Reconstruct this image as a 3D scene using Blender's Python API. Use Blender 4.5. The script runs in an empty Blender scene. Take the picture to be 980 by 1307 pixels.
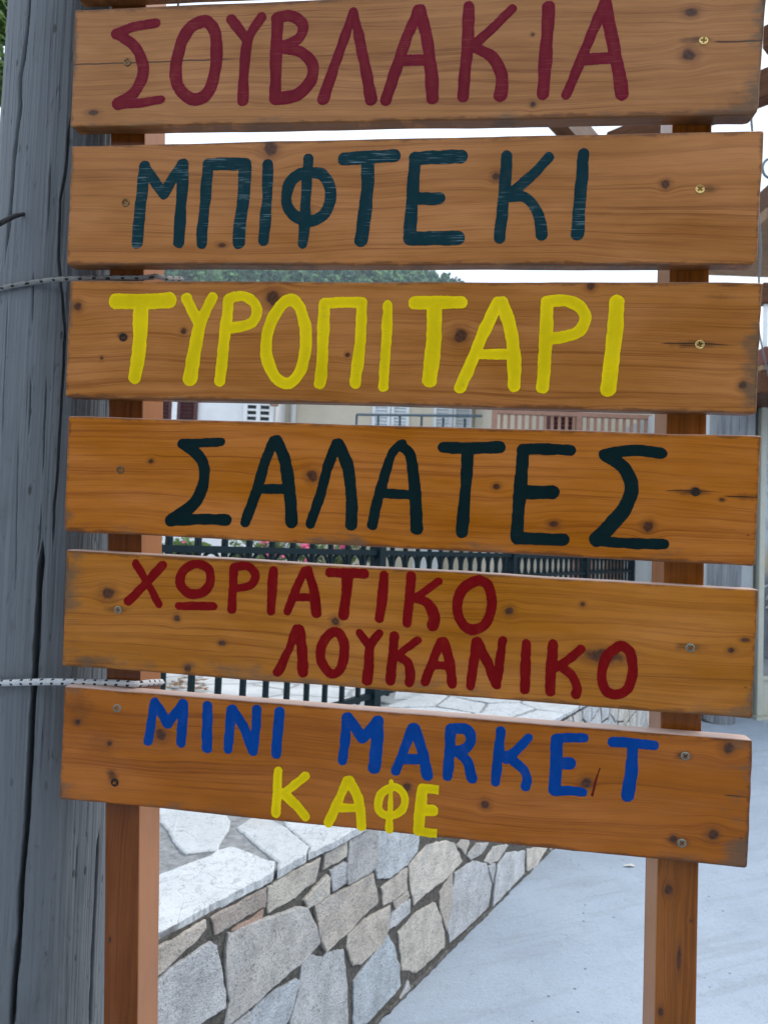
import bpy, bmesh, math, random
import numpy as np
from mathutils import Vector, Matrix, noise

# ------------------------------------------------------------------ camera, light, exposure
sc = bpy.context.scene
COL = sc.collection
R_ = math.radians
PITCH, ROLL, FPX = R_(2.5), R_(2.2), 950.0          # FPX: focal length in pixels of the 980 x 1307 photograph
EYE = Vector((0, 0, 1.5))
_f = Vector((0, math.cos(PITCH), math.sin(PITCH)))
_r0 = Vector((1, 0, 0)); _u0 = _r0.cross(_f)
CR = _r0 * math.cos(ROLL) + _u0 * math.sin(ROLL)
CU = _u0 * math.cos(ROLL) - _r0 * math.sin(ROLL)
cam = bpy.data.cameras.new("camera")
cam_o = bpy.data.objects.new("camera", cam); COL.objects.link(cam_o)
cam_o.matrix_world = Matrix.Translation(EYE) @ Matrix((CR, CU, -_f)).transposed().to_4x4()
cam.sensor_fit = 'VERTICAL'; cam.sensor_height = 36.0; cam.lens = FPX / 1307 * 36
cam.clip_start = 0.02; cam.clip_end = 3000
cam.dof.use_dof = True; cam.dof.focus_distance = 0.90; cam.dof.aperture_fstop = 12.0
sc.camera = cam_o

SUN_EL, SUN_AZ = R_(48), R_(62)                      # overcast: weak broad sun, from behind the sign to the right
world = bpy.data.worlds.new("World"); sc.world = world; world.use_nodes = True
wn = world.node_tree; wn.nodes.clear()
w_out = wn.nodes.new("ShaderNodeOutputWorld"); w_bg = wn.nodes.new("ShaderNodeBackground")
w_sky = wn.nodes.new("ShaderNodeTexSky"); w_sky.sky_type = 'NISHITA'; w_sky.sun_disc = False
w_sky.sun_elevation = SUN_EL; w_sky.sun_rotation = SUN_AZ
w_sky.air_density = 1.0; w_sky.dust_density = 3.0
w_mix = wn.nodes.new("ShaderNodeMix"); w_mix.data_type = 'RGBA'; w_mix.inputs[0].default_value = 0.82
w_mix.inputs[7].default_value = (7.3, 8.2, 9.3, 1)   # the even white-grey of a closed cloud cover
wn.links.new(w_sky.outputs[0], w_mix.inputs[6]); wn.links.new(w_mix.outputs[2], w_bg.inputs[0])
w_bg.inputs[1].default_value = 0.11
wn.links.new(w_bg.outputs[0], w_out.inputs[0])
sun = bpy.data.lights.new("sun", 'SUN'); sun.energy = 1.5; sun.angle = R_(40); sun.color = (1.0, 0.97, 0.93)
sun_o = bpy.data.objects.new("sun", sun); COL.objects.link(sun_o)
_sd = Vector((math.sin(SUN_AZ) * math.cos(SUN_EL), math.cos(SUN_AZ) * math.cos(SUN_EL), math.sin(SUN_EL)))
sun_o.rotation_euler = _sd.to_track_quat('Z', 'Y').to_euler(); sun_o.location = (0, 0, 30)
vs = sc.view_settings
vs.view_transform = 'Standard'; vs.look = 'None'; vs.gamma = 1.0; vs.use_curve_mapping = False; vs.exposure = 0.80
sc.render.engine = 'CYCLES'
sc.cycles.use_denoising = True
sc.cycles.max_bounces = 8; sc.cycles.sample_clamp_indirect = 6

# ------------------------------------------------------------------ rays and planes
def ray(px, py):
    return (_f * FPX + CR * (px - 490) + CU * (653.5 - py)) / FPX
def on_plane(px, py, p0, n):
    d = ray(px, py)
    return EYE + d * ((p0 - EYE).dot(n) / d.dot(n))
def on_ground(px, py, z=0.0): return on_plane(px, py, Vector((0, 0, z)), Vector((0, 0, 1)))
def at_y(px, py, Y): return on_plane(px, py, Vector((0, Y, 0)), Vector((0, 1, 0)))

# ------------------------------------------------------------------ object helpers
def tag(o, label=None, cat=None, group=None, kind=None):
    if label: o["label"] = label
    if cat: o["category"] = cat
    if group: o["group"] = group
    if kind: o["kind"] = kind
    return o
def obj(name, me, mat=None, parent=None, loc=None):
    if isinstance(me, bmesh.types.BMesh):
        bm = me; me = bpy.data.meshes.new(name); bm.normal_update(); bm.to_mesh(me); bm.free()
    o = bpy.data.objects.new(name, me); COL.objects.link(o)
    if mat is not None and not me.materials: me.materials.append(mat)
    if parent is not None: o.parent = parent
    if loc is not None: o.location = loc
    return o
def empty(name, label, cat, loc=(0, 0, 0), group=None, mat=None):
    o = bpy.data.objects.new(name, None); COL.objects.link(o)
    if mat is not None: o.matrix_world = mat
    else: o.location = loc
    o.empty_display_size = 0.1
    return tag(o, label, cat, group)
def pydata(name, v, f):
    me = bpy.data.meshes.new(name); me.from_pydata([tuple(p) for p in v], [], f); me.update(); return me
def smooth(o): o.data.shade_smooth(); return o
def box(bm, c, s, rz=0.0, M=None):
    m = Matrix.Translation(Vector(c)) @ Matrix.Rotation(rz, 4, 'Z') @ Matrix.Diagonal((s[0], s[1], s[2], 1))
    if M is not None: m = M @ m
    return bmesh.ops.create_cube(bm, size=1.0, matrix=m)['verts']
def box2(bm, a, b):
    a, b = Vector(a), Vector(b)
    return box(bm, (a + b) / 2, [abs(b[i] - a[i]) for i in range(3)])
def bevel(o, w=0.004, seg=2, ang=35):
    m = o.modifiers.new("bevel", 'BEVEL'); m.width = w; m.segments = seg; m.limit_method = 'ANGLE'; m.angle_limit = R_(ang)
    return o
def tube(bm, pts, r, n=8, cap=True, uv=None, closed=False):
    pts = [Vector(p) for p in pts]; rings = []; L = 0; ls = []
    up = Vector((0.123, 0.3, 1)).normalized()
    N = len(pts)
    for i, p in enumerate(pts):
        if closed: t = pts[(i + 1) % N] - pts[i - 1]
        else: t = pts[min(i + 1, N - 1)] - pts[max(i - 1, 0)]
        t.normalize()
        a = t.cross(up)
        if a.length < 1e-3: a = t.cross(Vector((1, 0, 0)))
        a.normalize(); b = a.cross(t)
        rr = r[i] if hasattr(r, '__len__') else r
        rings.append([bm.verts.new(p + (a * math.cos(k * 2 * math.pi / n) + b * math.sin(k * 2 * math.pi / n)) * rr) for k in range(n)])
        if i: L += (p - pts[i - 1]).length
        ls.append(L)
    lay = bm.loops.layers.uv.verify() if uv else None
    for i in range(N if closed else N - 1):
        j = (i + 1) % N
        for k in range(n):
            k2 = (k + 1) % n
            f = bm.faces.new((rings[i][k], rings[i][k2], rings[j][k2], rings[j][k])); f.smooth = True
            if lay:
                l2 = ls[j] if j else ls[i] + (pts[0] - pts[i]).length
                for lo, (u, v) in zip(f.loops, ((ls[i], k / n), (ls[i], (k + 1) / n), (l2, (k + 1) / n), (l2, k / n))): lo[lay].uv = (u, v)
    if cap and not closed:
        bm.faces.new(rings[0]); bm.faces.new(rings[-1][::-1])

# ------------------------------------------------------------------ node helpers
class NT:
    def __init__(s, name):
        s.m = bpy.data.materials.new(name); s.m.use_nodes = True; s.t = s.m.node_tree
        s.b = s.t.nodes["Principled BSDF"]; s.out = s.t.nodes["Material Output"]
        s.b.inputs["Roughness"].default_value = 0.8
    def n(s, ty, **props):
        k = s.t.nodes.new("ShaderNode" + ty)
        for a, v in props.items(): setattr(k, a, v)
        return k
    def put(s, sock, v):
        if isinstance(v, bpy.types.NodeSocket): s.t.links.new(v, sock)
        elif v is not None:
            if hasattr(v, '__len__') and len(v) == 3 and sock.type == 'RGBA': v = (*v, 1)
            sock.default_value = v
    def ma(s, op, a, b=None, c=None, clamp=False):
        k = s.n("Math", operation=op, use_clamp=clamp)
        for i, v in enumerate((a, b, c)):
            if v is not None: s.put(k.inputs[i], v)
        return k.outputs[0]
    def add(s, a, b): return s.ma('ADD', a, b)
    def sub(s, a, b): return s.ma('SUBTRACT', a, b)
    def mul(s, a, b): return s.ma('MULTIPLY', a, b)
    def ss(s, v, lo, hi, o0=0.0, o1=1.0):
        k = s.n("MapRange", interpolation_type='SMOOTHSTEP')
        for i, x in enumerate((v, lo, hi, o0, o1)): s.put(k.inputs[i], x)
        return k.outputs[0]
    def lin(s, v, lo, hi, o0=0.0, o1=1.0):
        k = s.n("MapRange")
        for i, x in enumerate((v, lo, hi, o0, o1)): s.put(k.inputs[i], x)
        return k.outputs[0]
    def xyz(s, x, y, z):
        k = s.n("CombineXYZ")
        for i, v in enumerate((x, y, z)): s.put(k.inputs[i], v)
        return k.outputs[0]
    def noise(s, vec, scale=1.0, detail=2.0, rough=0.5, dist=0.0):
        k = s.n("TexNoise"); s.put(k.inputs["Vector"], vec); s.put(k.inputs["Scale"], scale)
        k.inputs["Detail"].default_value = detail; k.inputs["Roughness"].default_value = rough; k.inputs["Distortion"].default_value = dist
        return k.outputs["Fac"]
    def vor(s, vec, scale, feature='F1', out="Distance", rand=1.0):
        k = s.n("TexVoronoi", feature=feature); s.put(k.inputs["Vector"], vec); k.inputs["Scale"].default_value = scale
        k.inputs["Randomness"].default_value = rand
        return k.outputs[out]
    def mix(s, f, a, b, mode='MIX'):
        k = s.n("Mix", data_type='RGBA', blend_type=mode)
        s.put(k.inputs[0], f); s.put(k.inputs[6], a); s.put(k.inputs[7], b)
        return k.outputs[2]
    def obj(s): return s.n("TexCoord").outputs["Object"]
    def sep(s, v):
        k = s.n("SeparateXYZ"); s.put(k.inputs[0], v); return k.outputs[0], k.outputs[1], k.outputs[2]
    def vmul(s, v, xyz):
        k = s.n("VectorMath", operation='MULTIPLY'); s.put(k.inputs[0], v); k.inputs[1].default_value = xyz; return k.outputs[0]
    def bump(s, h, strength=0.3, dist=0.01):
        k = s.n("Bump"); k.inputs["Strength"].default_value = strength; k.inputs["Distance"].default_value = dist
        s.put(k.inputs["Height"], h); s.t.links.new(k.outputs[0], s.b.inputs["Normal"])
    def fin(s, col, rough=None, spec=None, metal=None):
        s.put(s.b.inputs["Base Color"], col)
        if rough is not None: s.put(s.b.inputs["Roughness"], rough)
        if spec is not None: s.put(s.b.inputs["Specular IOR Level"], spec)
        if metal is not None: s.put(s.b.inputs["Metallic"], metal)
        return s.m

def simple(name, col, rough=0.7, var=0.15, scale=8.0, bump=0.0, spec=0.4, metal=0.0):
    t = NT(name); o = t.obj()
    f = t.noise(o, scale, 5, 0.6); g = t.noise(o, scale * 9, 3, 0.6)
    k = t.add(t.lin(f, 0.3, 0.7, -var, var), t.lin(g, 0.3, 0.7, -var * 0.5, var * 0.5))
    hs = t.n("HueSaturation"); t.put(hs.inputs["Color"], col); t.put(hs.inputs["Value"], t.add(k, 1.0))
    if bump: t.bump(t.add(f, t.mul(g, 0.4)), bump, 0.01)
    return t.fin(hs.outputs[0], rough, spec, metal)

# ------------------------------------------------------------------ wood of the sign
def wood(name, base, dark, knots=(), seed=0.0, along='x', cracks=(), smears=(), ends=None, grey=(0.095, 0.078, 0.055), tint=1.0, painted_sheen=0.0):
    """knots: (a, c, r, squash); cracks: (a0, a1, c, width); smears: (a, c, ra, rc, strength); all in metres on the part"""
    t = NT(name); x, y, z = t.sep(t.obj())
    a, c = (x, z) if along == 'x' else (z, x)
    b = y
    jit = t.noise(t.xyz(t.mul(a, 90), t.mul(b, 90), t.mul(c, 90)), 1.0, 2)
    jit = t.lin(jit, 0.2, 0.8, -0.35, 0.35)
    core = halo = None; disp = None
    for i, (ka, kc, kr, sq) in enumerate(knots):
        da = t.mul(t.sub(a, ka), 1.0 / (kr * sq)); dc0 = t.sub(c, kc); dc = t.mul(dc0, 1.0 / kr)
        d2 = t.add(t.mul(da, da), t.mul(dc, dc))
        d = t.add(t.ma('SQRT', d2), jit)
        e = t.ma('EXPONENT', t.mul(d2, -0.16))
        dd = t.mul(t.mul(dc0, e), 0.88)
        ci = t.ss(d, 1.25, 0.65); hi = t.ss(d, 2.6, 0.9)
        disp = dd if disp is None else t.add(disp, dd)
        core = ci if core is None else t.ma('MAXIMUM', core, ci)
        halo = hi if halo is None else t.ma('MAXIMUM', halo, hi)
    c1 = c if disp is None else t.sub(c, disp)
    warp = t.lin(t.noise(t.xyz(t.add(t.mul(a, 2.4), seed), t.mul(b, 3), t.mul(c1, 9)), 1.0, 2), 0, 1, -0.022, 0.022)
    c2 = t.add(c1, warp)
    rings = t.noise(t.xyz(t.add(t.mul(a, 1.1), seed * 3.1), t.add(t.mul(b, 40), seed), t.mul(c2, 150)), 1.0, 3, 0.6)
    lines = t.noise(t.xyz(t.add(t.mul(a, 2.0), seed * 1.7), t.mul(b, 60), t.mul(c2, 330)), 1.0, 2, 0.55)
    fib = t.noise(t.xyz(t.mul(a, 20), t.mul(b, 400), t.mul(c2, 760)), 1.0, 3, 0.65)
    big = t.noise(t.xyz(t.add(t.mul(a, 5), seed * 5), t.mul(b, 5), t.mul(c, 16)), 1.0, 3, 0.6)
    g = t.add(t.mul(t.ss(rings, 0.38, 0.68), 0.5), t.mul(t.ss(lines, 0.52, 0.66), 0.52))
    g = t.add(g, t.lin(fib, 0.3, 0.7, -0.32, 0.32))
    col = t.mix(t.ma('MULTIPLY', g, 0.78, clamp=True), base, dark)
    hs = t.n("HueSaturation"); t.put(hs.inputs["Color"], col); t.put(hs.inputs["Value"], t.lin(big, 0.25, 0.75, 0.84 * tint, 1.32 * tint))
    t.put(hs.inputs["Saturation"], t.lin(big, 0.2, 0.8, 1.06, 0.95))
    col = hs.outputs[0]
    hgt = t.sub(t.mul(fib, 0.15), t.mul(g, 0.45))
    if core is not None:
        col = t.mix(t.mul(halo, 0.45), col, (0.13, 0.042, 0.012))
        kn = t.noise(t.xyz(t.mul(a, 260), t.mul(b, 200), t.mul(c, 260)), 1.0, 3)
        kcol = t.mix(t.ss(kn, 0.35, 0.65), (0.028, 0.012, 0.008), (0.075, 0.032, 0.020))
        col = t.mix(t.mul(core, 0.88), col, kcol)
        hgt = t.sub(hgt, t.mul(core, 0.5))
    for (sa, s_c, ra, rc, st) in smears:
        da = t.mul(t.sub(a, sa), 1.0 / ra); dc = t.mul(t.sub(c, s_c), 1.0 / rc)
        d = t.add(t.ma('SQRT', t.add(t.mul(da, da), t.mul(dc, dc))), t.mul(jit, 1.1))
        gn = t.ss(fib, 0.25, 0.6, 0.55, 1.0)
        col = t.mix(t.mul(t.mul(t.ss(d, 1.15, 0.15), st), gn), col, (0.022, 0.013, 0.009))
    for (a0, a1, cc, w) in cracks:
        wob = t.lin(t.noise(t.xyz(t.mul(a, 22), 0.0, seed), 1.0, 2), 0, 1, -0.0022, 0.0022)
        m = t.ss(t.ma('ABSOLUTE', t.sub(t.add(c, wob), cc)), w, w * 0.35)
        m = t.mul(m, t.mul(t.ss(a, a0 - 0.004, a0 + 0.004), t.ss(a, a1 + 0.012, a1 - 0.02)))
        col = t.mix(t.mul(m, 0.85), col, (0.018, 0.010, 0.007)); hgt = t.sub(hgt, m)
    rough = t.lin(big, 0.3, 0.7, 0.36, 0.50)
    if ends is not None:
        (a0, a1, c0, c1_, wr, wl, wb) = ends        # edges of the board and how far the greying reaches from right, left, bottom
        n1 = t.noise(t.xyz(t.mul(a, 34), t.mul(b, 20), t.mul(c, 95)), 1.0, 4, 0.65)
        n2 = t.noise(t.xyz(t.mul(a, 9), seed, t.mul(c, 12)), 1.0, 2)
        er = t.ss(t.sub(a1, a), wr, 0.0) if wr else 0.0
        el = t.ss(t.sub(a, a0), wl, 0.0) if wl else 0.0
        eb = t.mul(t.ss(t.sub(c, c0), wb, 0.0), 0.85) if wb else 0.0
        e = t.ma('MAXIMUM', t.ma('MAXIMUM', er, el), eb)
        e = t.mul(e, t.ss(n2, 0.36, 0.62))
        m = t.ss(t.add(t.add(t.mul(n1, 0.75), t.mul(fib, 0.25)), t.mul(e, 0.5)), 0.70, 1.04)
        col = t.mix(t.mul(m, 0.72), col, grey); rough = t.add(rough, t.mul(m, 0.3))
        # worn darker arrises
        ed = t.ma('MINIMUM', t.ma('MINIMUM', t.sub(a1, a), t.sub(a, a0)), t.ma('MINIMUM', t.sub(c1_, c), t.sub(c, c0)))
        ed = t.mul(t.ss(t.add(ed, t.lin(n1, 0.3, 0.7, -0.003, 0.003)), 0.0045, 0.0005), 0.62)
        col = t.mix(ed, col, (0.07, 0.026, 0.011))
        # small dark scuffs and dots
        dots = t.ss(t.vor(t.xyz(t.mul(a, 0.6), b, t.mul(c, 1.4)), 26.0), 0.045, 0.025)
        dots = t.mul(dots, t.ss(t.noise(t.xyz(t.mul(a, 6), seed, t.mul(c, 9)), 1.0), 0.5, 0.62))
        col = t.mix(t.mul(dots, 0.7), col, (0.035, 0.015, 0.009))
    if painted_sheen:                                        # pale sky sheen put into the colour of board tops and post sides
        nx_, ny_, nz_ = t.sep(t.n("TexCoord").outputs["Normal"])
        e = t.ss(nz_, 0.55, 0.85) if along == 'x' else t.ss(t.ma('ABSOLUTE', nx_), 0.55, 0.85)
        col = t.mix(t.mul(e, t.lin(big, 0.2, 0.8, painted_sheen * 0.75, painted_sheen)), col, (0.62, 0.45, 0.38) if along == 'x' else (0.46, 0.22, 0.10))
    t.bump(hgt, 0.25, 0.0012)
    t.b.inputs['Coat Weight'].default_value = 0.40; t.b.inputs['Coat Roughness'].default_value = 0.22; t.b.inputs['Coat IOR'].default_value = 1.5
    return t.fin(col, rough, 0.05)

# ------------------------------------------------------------------ sign frame
VPX = ray(-6900, 330)
SX = -VPX.normalized()
SZ = (CR * 0.015 + CU); SZ = (SZ - SX * SZ.dot(SX)).normalized()
SY = SZ.cross(SX)
SO = EYE + ray(525, 560) * 0.872
def uv(px, py, off=0.0):
    p = on_plane(px, py, SO + SY * off, SY) - SO
    return p.dot(SX), p.dot(SZ)
_dn = -SO.z / SZ.z                                  # down to the ground along the posts
BASE = SO + SZ * _dn
SIGN_M = Matrix.Translation(BASE) @ Matrix((SX, SY, SZ)).transposed().to_4x4()
OFFZ = -_dn                                          # local z of the trace origin

sign = empty("menu_sign", "tall varnished wooden menu sign with hand painted Greek lettering on six boards", "sign", mat=SIGN_M)

Z1 = lambda ox, oy, s=3.0625: (lambda p: (ox + p[0] / s, oy + p[1] / s))

def catmull(pts, closed, n=6):
    P = [np.array(p, float) for p in pts]; out = []
    N = len(P)
    if N < 3: return P
    for i in range(N if closed else N - 1):
        p0 = P[i - 1] if (closed or i) else P[0]
        p1, p2 = P[i], P[(i + 1) % N]
        p3 = P[(i + 2) % N] if (closed or i + 2 < N) else P[-1]
        for k in range(n):
            t = k / n
            out.append(0.5 * ((2 * p1) + (p2 - p0) * t + (2 * p0 - 5 * p1 + 4 * p2 - p3) * t * t + (3 * p1 - p0 - 3 * p2 + p3) * t ** 3))
    out.append(P[0] if closed else P[-1])
    return out

def lettering(strokes, ux, uz, H=0.001, seed=0):
    """strokes: (origin, width, points[, closed]) in traced units; returns a clean mesh of the painted shapes on a board centred at ux, uz"""
    segs = []
    for st in strokes:
        (ox, oy), w, pts = st[0], st[1], st[2]; closed = len(st) > 3 and st[3]
        tr = Z1(ox, oy); N = len(pts)
        ws = w if hasattr(w, '__len__') else (w, w)
        curve = catmull([tr(p) for p in pts], closed)
        L = len(curve)
        loc = []
        for i, p in enumerate(curve):
            a = uv(*p); b = uv(p[0] + 1, p[1]); k = b[0] - a[0]
            wi = ws[0] + (ws[-1] - ws[0]) * i / max(1, L - 1)
            loc.append((a[0] - ux, a[1] - uz, wi / 3.0625 / 2 * k))
        for p, q in zip(loc[:-1], loc[1:]): segs.append((p, q))
    S = np.array([[*p, *q] for p, q in segs])
    lo = S[:, [0, 1]].min(0) - 0.02; hi = S[:, [0, 1]].max(0) + 0.02
    nx, nz = int((hi[0] - lo[0]) / H) + 1, int((hi[1] - lo[1]) / H) + 1
    gx = lo[0] + np.arange(nx) * H; gz = lo[1] + np.arange(nz) * H
    F = np.full((nx, nz), 1.0)
    for (ax, az, ra, bx, bz, rb) in S:
        m = max(ra, rb) + 0.004
        i0, i1 = np.searchsorted(gx, [min(ax, bx) - m, max(ax, bx) + m]); j0, j1 = np.searchsorted(gz, [min(az, bz) - m, max(az, bz) + m])
        X, Zz = np.meshgrid(gx[i0:i1], gz[j0:j1], indexing='ij')
        dx, dz = bx - ax, bz - az; l2 = dx * dx + dz * dz + 1e-12
        t = np.clip(((X - ax) * dx + (Zz - az) * dz) / l2, 0, 1)
        d = np.hypot(X - ax - t * dx, Zz - az - t * dz) - (ra + t * (rb - ra))
        F[i0:i1, j0:j1] = np.minimum(F[i0:i1, j0:j1], d)
    X, Zz = np.meshgrid(gx, gz, indexing='ij')
    rng = np.random.RandomState(seed)
    wob = np.zeros_like(F)
    for wl, am in ((0.05, 0.0003), (0.022, 0.00022), (0.011, 0.00014), (0.005, 0.00010)):
        for k in range(4):
            th = rng.uniform(0, 6.28); wob += am * 0.6 * np.sin((X * math.cos(th) + Zz * math.sin(th)) * 6.28 / wl * rng.uniform(0.8, 1.25) + rng.uniform(0, 6.28))
    F = F + wob
    V, Fc, ids, TH_ = [], [], {}, []
    def vert(key, x, z, d):
        i = ids.get(key)
        if i is None:
            h = 0.00013 * math.sqrt(min(1.0, max(0.0, -d) / 0.0016)) - 0.00005 * min(1.0, max(0.0, -d - 0.002) / 0.004)
            i = ids[key] = len(V); V.append((x, -0.00025 - h, z)); TH_.append(min(1.0, max(0.0, -d - 0.0012) / 0.0035))
        return i
    neg = F < 0
    cells = np.argwhere(neg[:-1, :-1] | neg[1:, :-1] | neg[:-1, 1:] | neg[1:, 1:])
    for i, j in cells:
        cs = ((i, j), (i + 1, j), (i + 1, j + 1), (i, j + 1)); poly = []
        for k in range(4):
            p, q = cs[k], cs[(k + 1) % 4]; fp, fq = F[p], F[q]
            if fp < 0: poly.append(vert(p, gx[p[0]], gz[p[1]], fp))
            if (fp < 0) != (fq < 0):
                t = fp / (fp - fq); key = (p, q) if p < q else (q, p)
                poly.append(vert(key, gx[p[0]] + t * (gx[q[0]] - gx[p[0]]), gz[p[1]] + t * (gz[q[1]] - gz[p[1]]), 0.0))
        if len(poly) >= 3: Fc.append(poly)
    me = pydata("lettering", V, Fc)
    me.attributes.new("inner", 'FLOAT', 'POINT').data.foreach_set("value", TH_)
    return me

def paint(name, col, streak=0.0, scol=(0.3, 0.45, 0.5), rough=0.38, seed=0.0, thin=0.0, under=(0.2, 0.07, 0.02), mid=0.0):
    t = NT(name); o = t.obj(); x, y, z = t.sep(o)
    n1 = t.noise(t.xyz(t.mul(x, 90), seed, t.mul(z, 45)), 1.0, 3, 0.6)
    n2 = t.noise(t.xyz(t.mul(x, 14), seed, t.mul(z, 14)), 1.0, 2, 0.5)
    grain = t.noise(t.xyz(t.mul(x, 30), seed, t.mul(z, 800)), 1.0, 2, 0.55)
    hs = t.n("HueSaturation"); t.put(hs.inputs["Color"], col)
    t.put(hs.inputs["Value"], t.add(t.lin(n1, 0.3, 0.7, 0.90, 1.10), t.lin(n2, 0.3, 0.7, -0.10, 0.10)))
    c = hs.outputs[0]
    if mid:                                           # the brush squeezes the paint to the rim: thinner coat in the middle of a stroke
        inn = t.n('Attribute', attribute_name='inner').outputs['Fac']
        c = t.mix(t.mul(inn, t.lin(n1, 0.3, 0.7, mid * 0.5, mid * 1.2)), c, under)
    if thin: c = t.mix(t.mul(t.mul(t.ss(n1, 0.5, 0.72), t.ss(grain, 0.4, 0.62)), thin), c, under)
    if streak:
        s = t.mul(t.ss(grain, 0.57, 0.67), t.ss(n2, 0.40, 0.58))
        c = t.mix(t.mul(s, streak), c, scol)
    t.bump(t.add(t.mul(grain, 0.5), t.mul(n1, 0.7)), 0.25, 0.0006)
    return t.fin(c, t.lin(n2, 0.3, 0.7, rough - 0.08, rough + 0.12), 0.05)

RED = paint("maroon_paint", (0.165, 0.009, 0.024), 0.22, (0.36, 0.13, 0.13), seed=1, thin=0.25, mid=0.12)
TEAL = paint("teal_paint", (0.006, 0.034, 0.043), 0.6, (0.20, 0.29, 0.31), seed=2, thin=0.12)
YEL = paint("yellow_paint", (0.80, 0.585, 0.004), 0.06, (0.8, 0.7, 0.2), seed=3, thin=0.35, under=(0.38, 0.29, 0.004), rough=0.5, mid=0.26)
BLK = paint("bottle_green_paint", (0.004, 0.016, 0.017), 0.10, (0.05, 0.08, 0.08), seed=4)
DRED = paint("brick_red_paint", (0.185, 0.004, 0.005), 0.0, seed=5, thin=0.15)
BLUE = paint("royal_blue_paint", (0.002, 0.050, 0.25), 0.0, seed=6, thin=0.10)
SMEAR = paint("red_smear", (0.12, 0.015, 0.008), 0.0, seed=8)
A, B_, C_, D_, E_, F_ = (70, 0), (370, 0), (660, 0), (70, 170), (370, 160), (660, 160)
G, Hh, I_, J, K, L_ = (70, 345), (370, 350), (660, 350), (70, 520), (370, 535), (660, 550)
M_, N_, O_, P_, Q, T_ = (70, 690), (340, 710), (660, 740), (70, 860), (330, 900), (660, 930)

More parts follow.
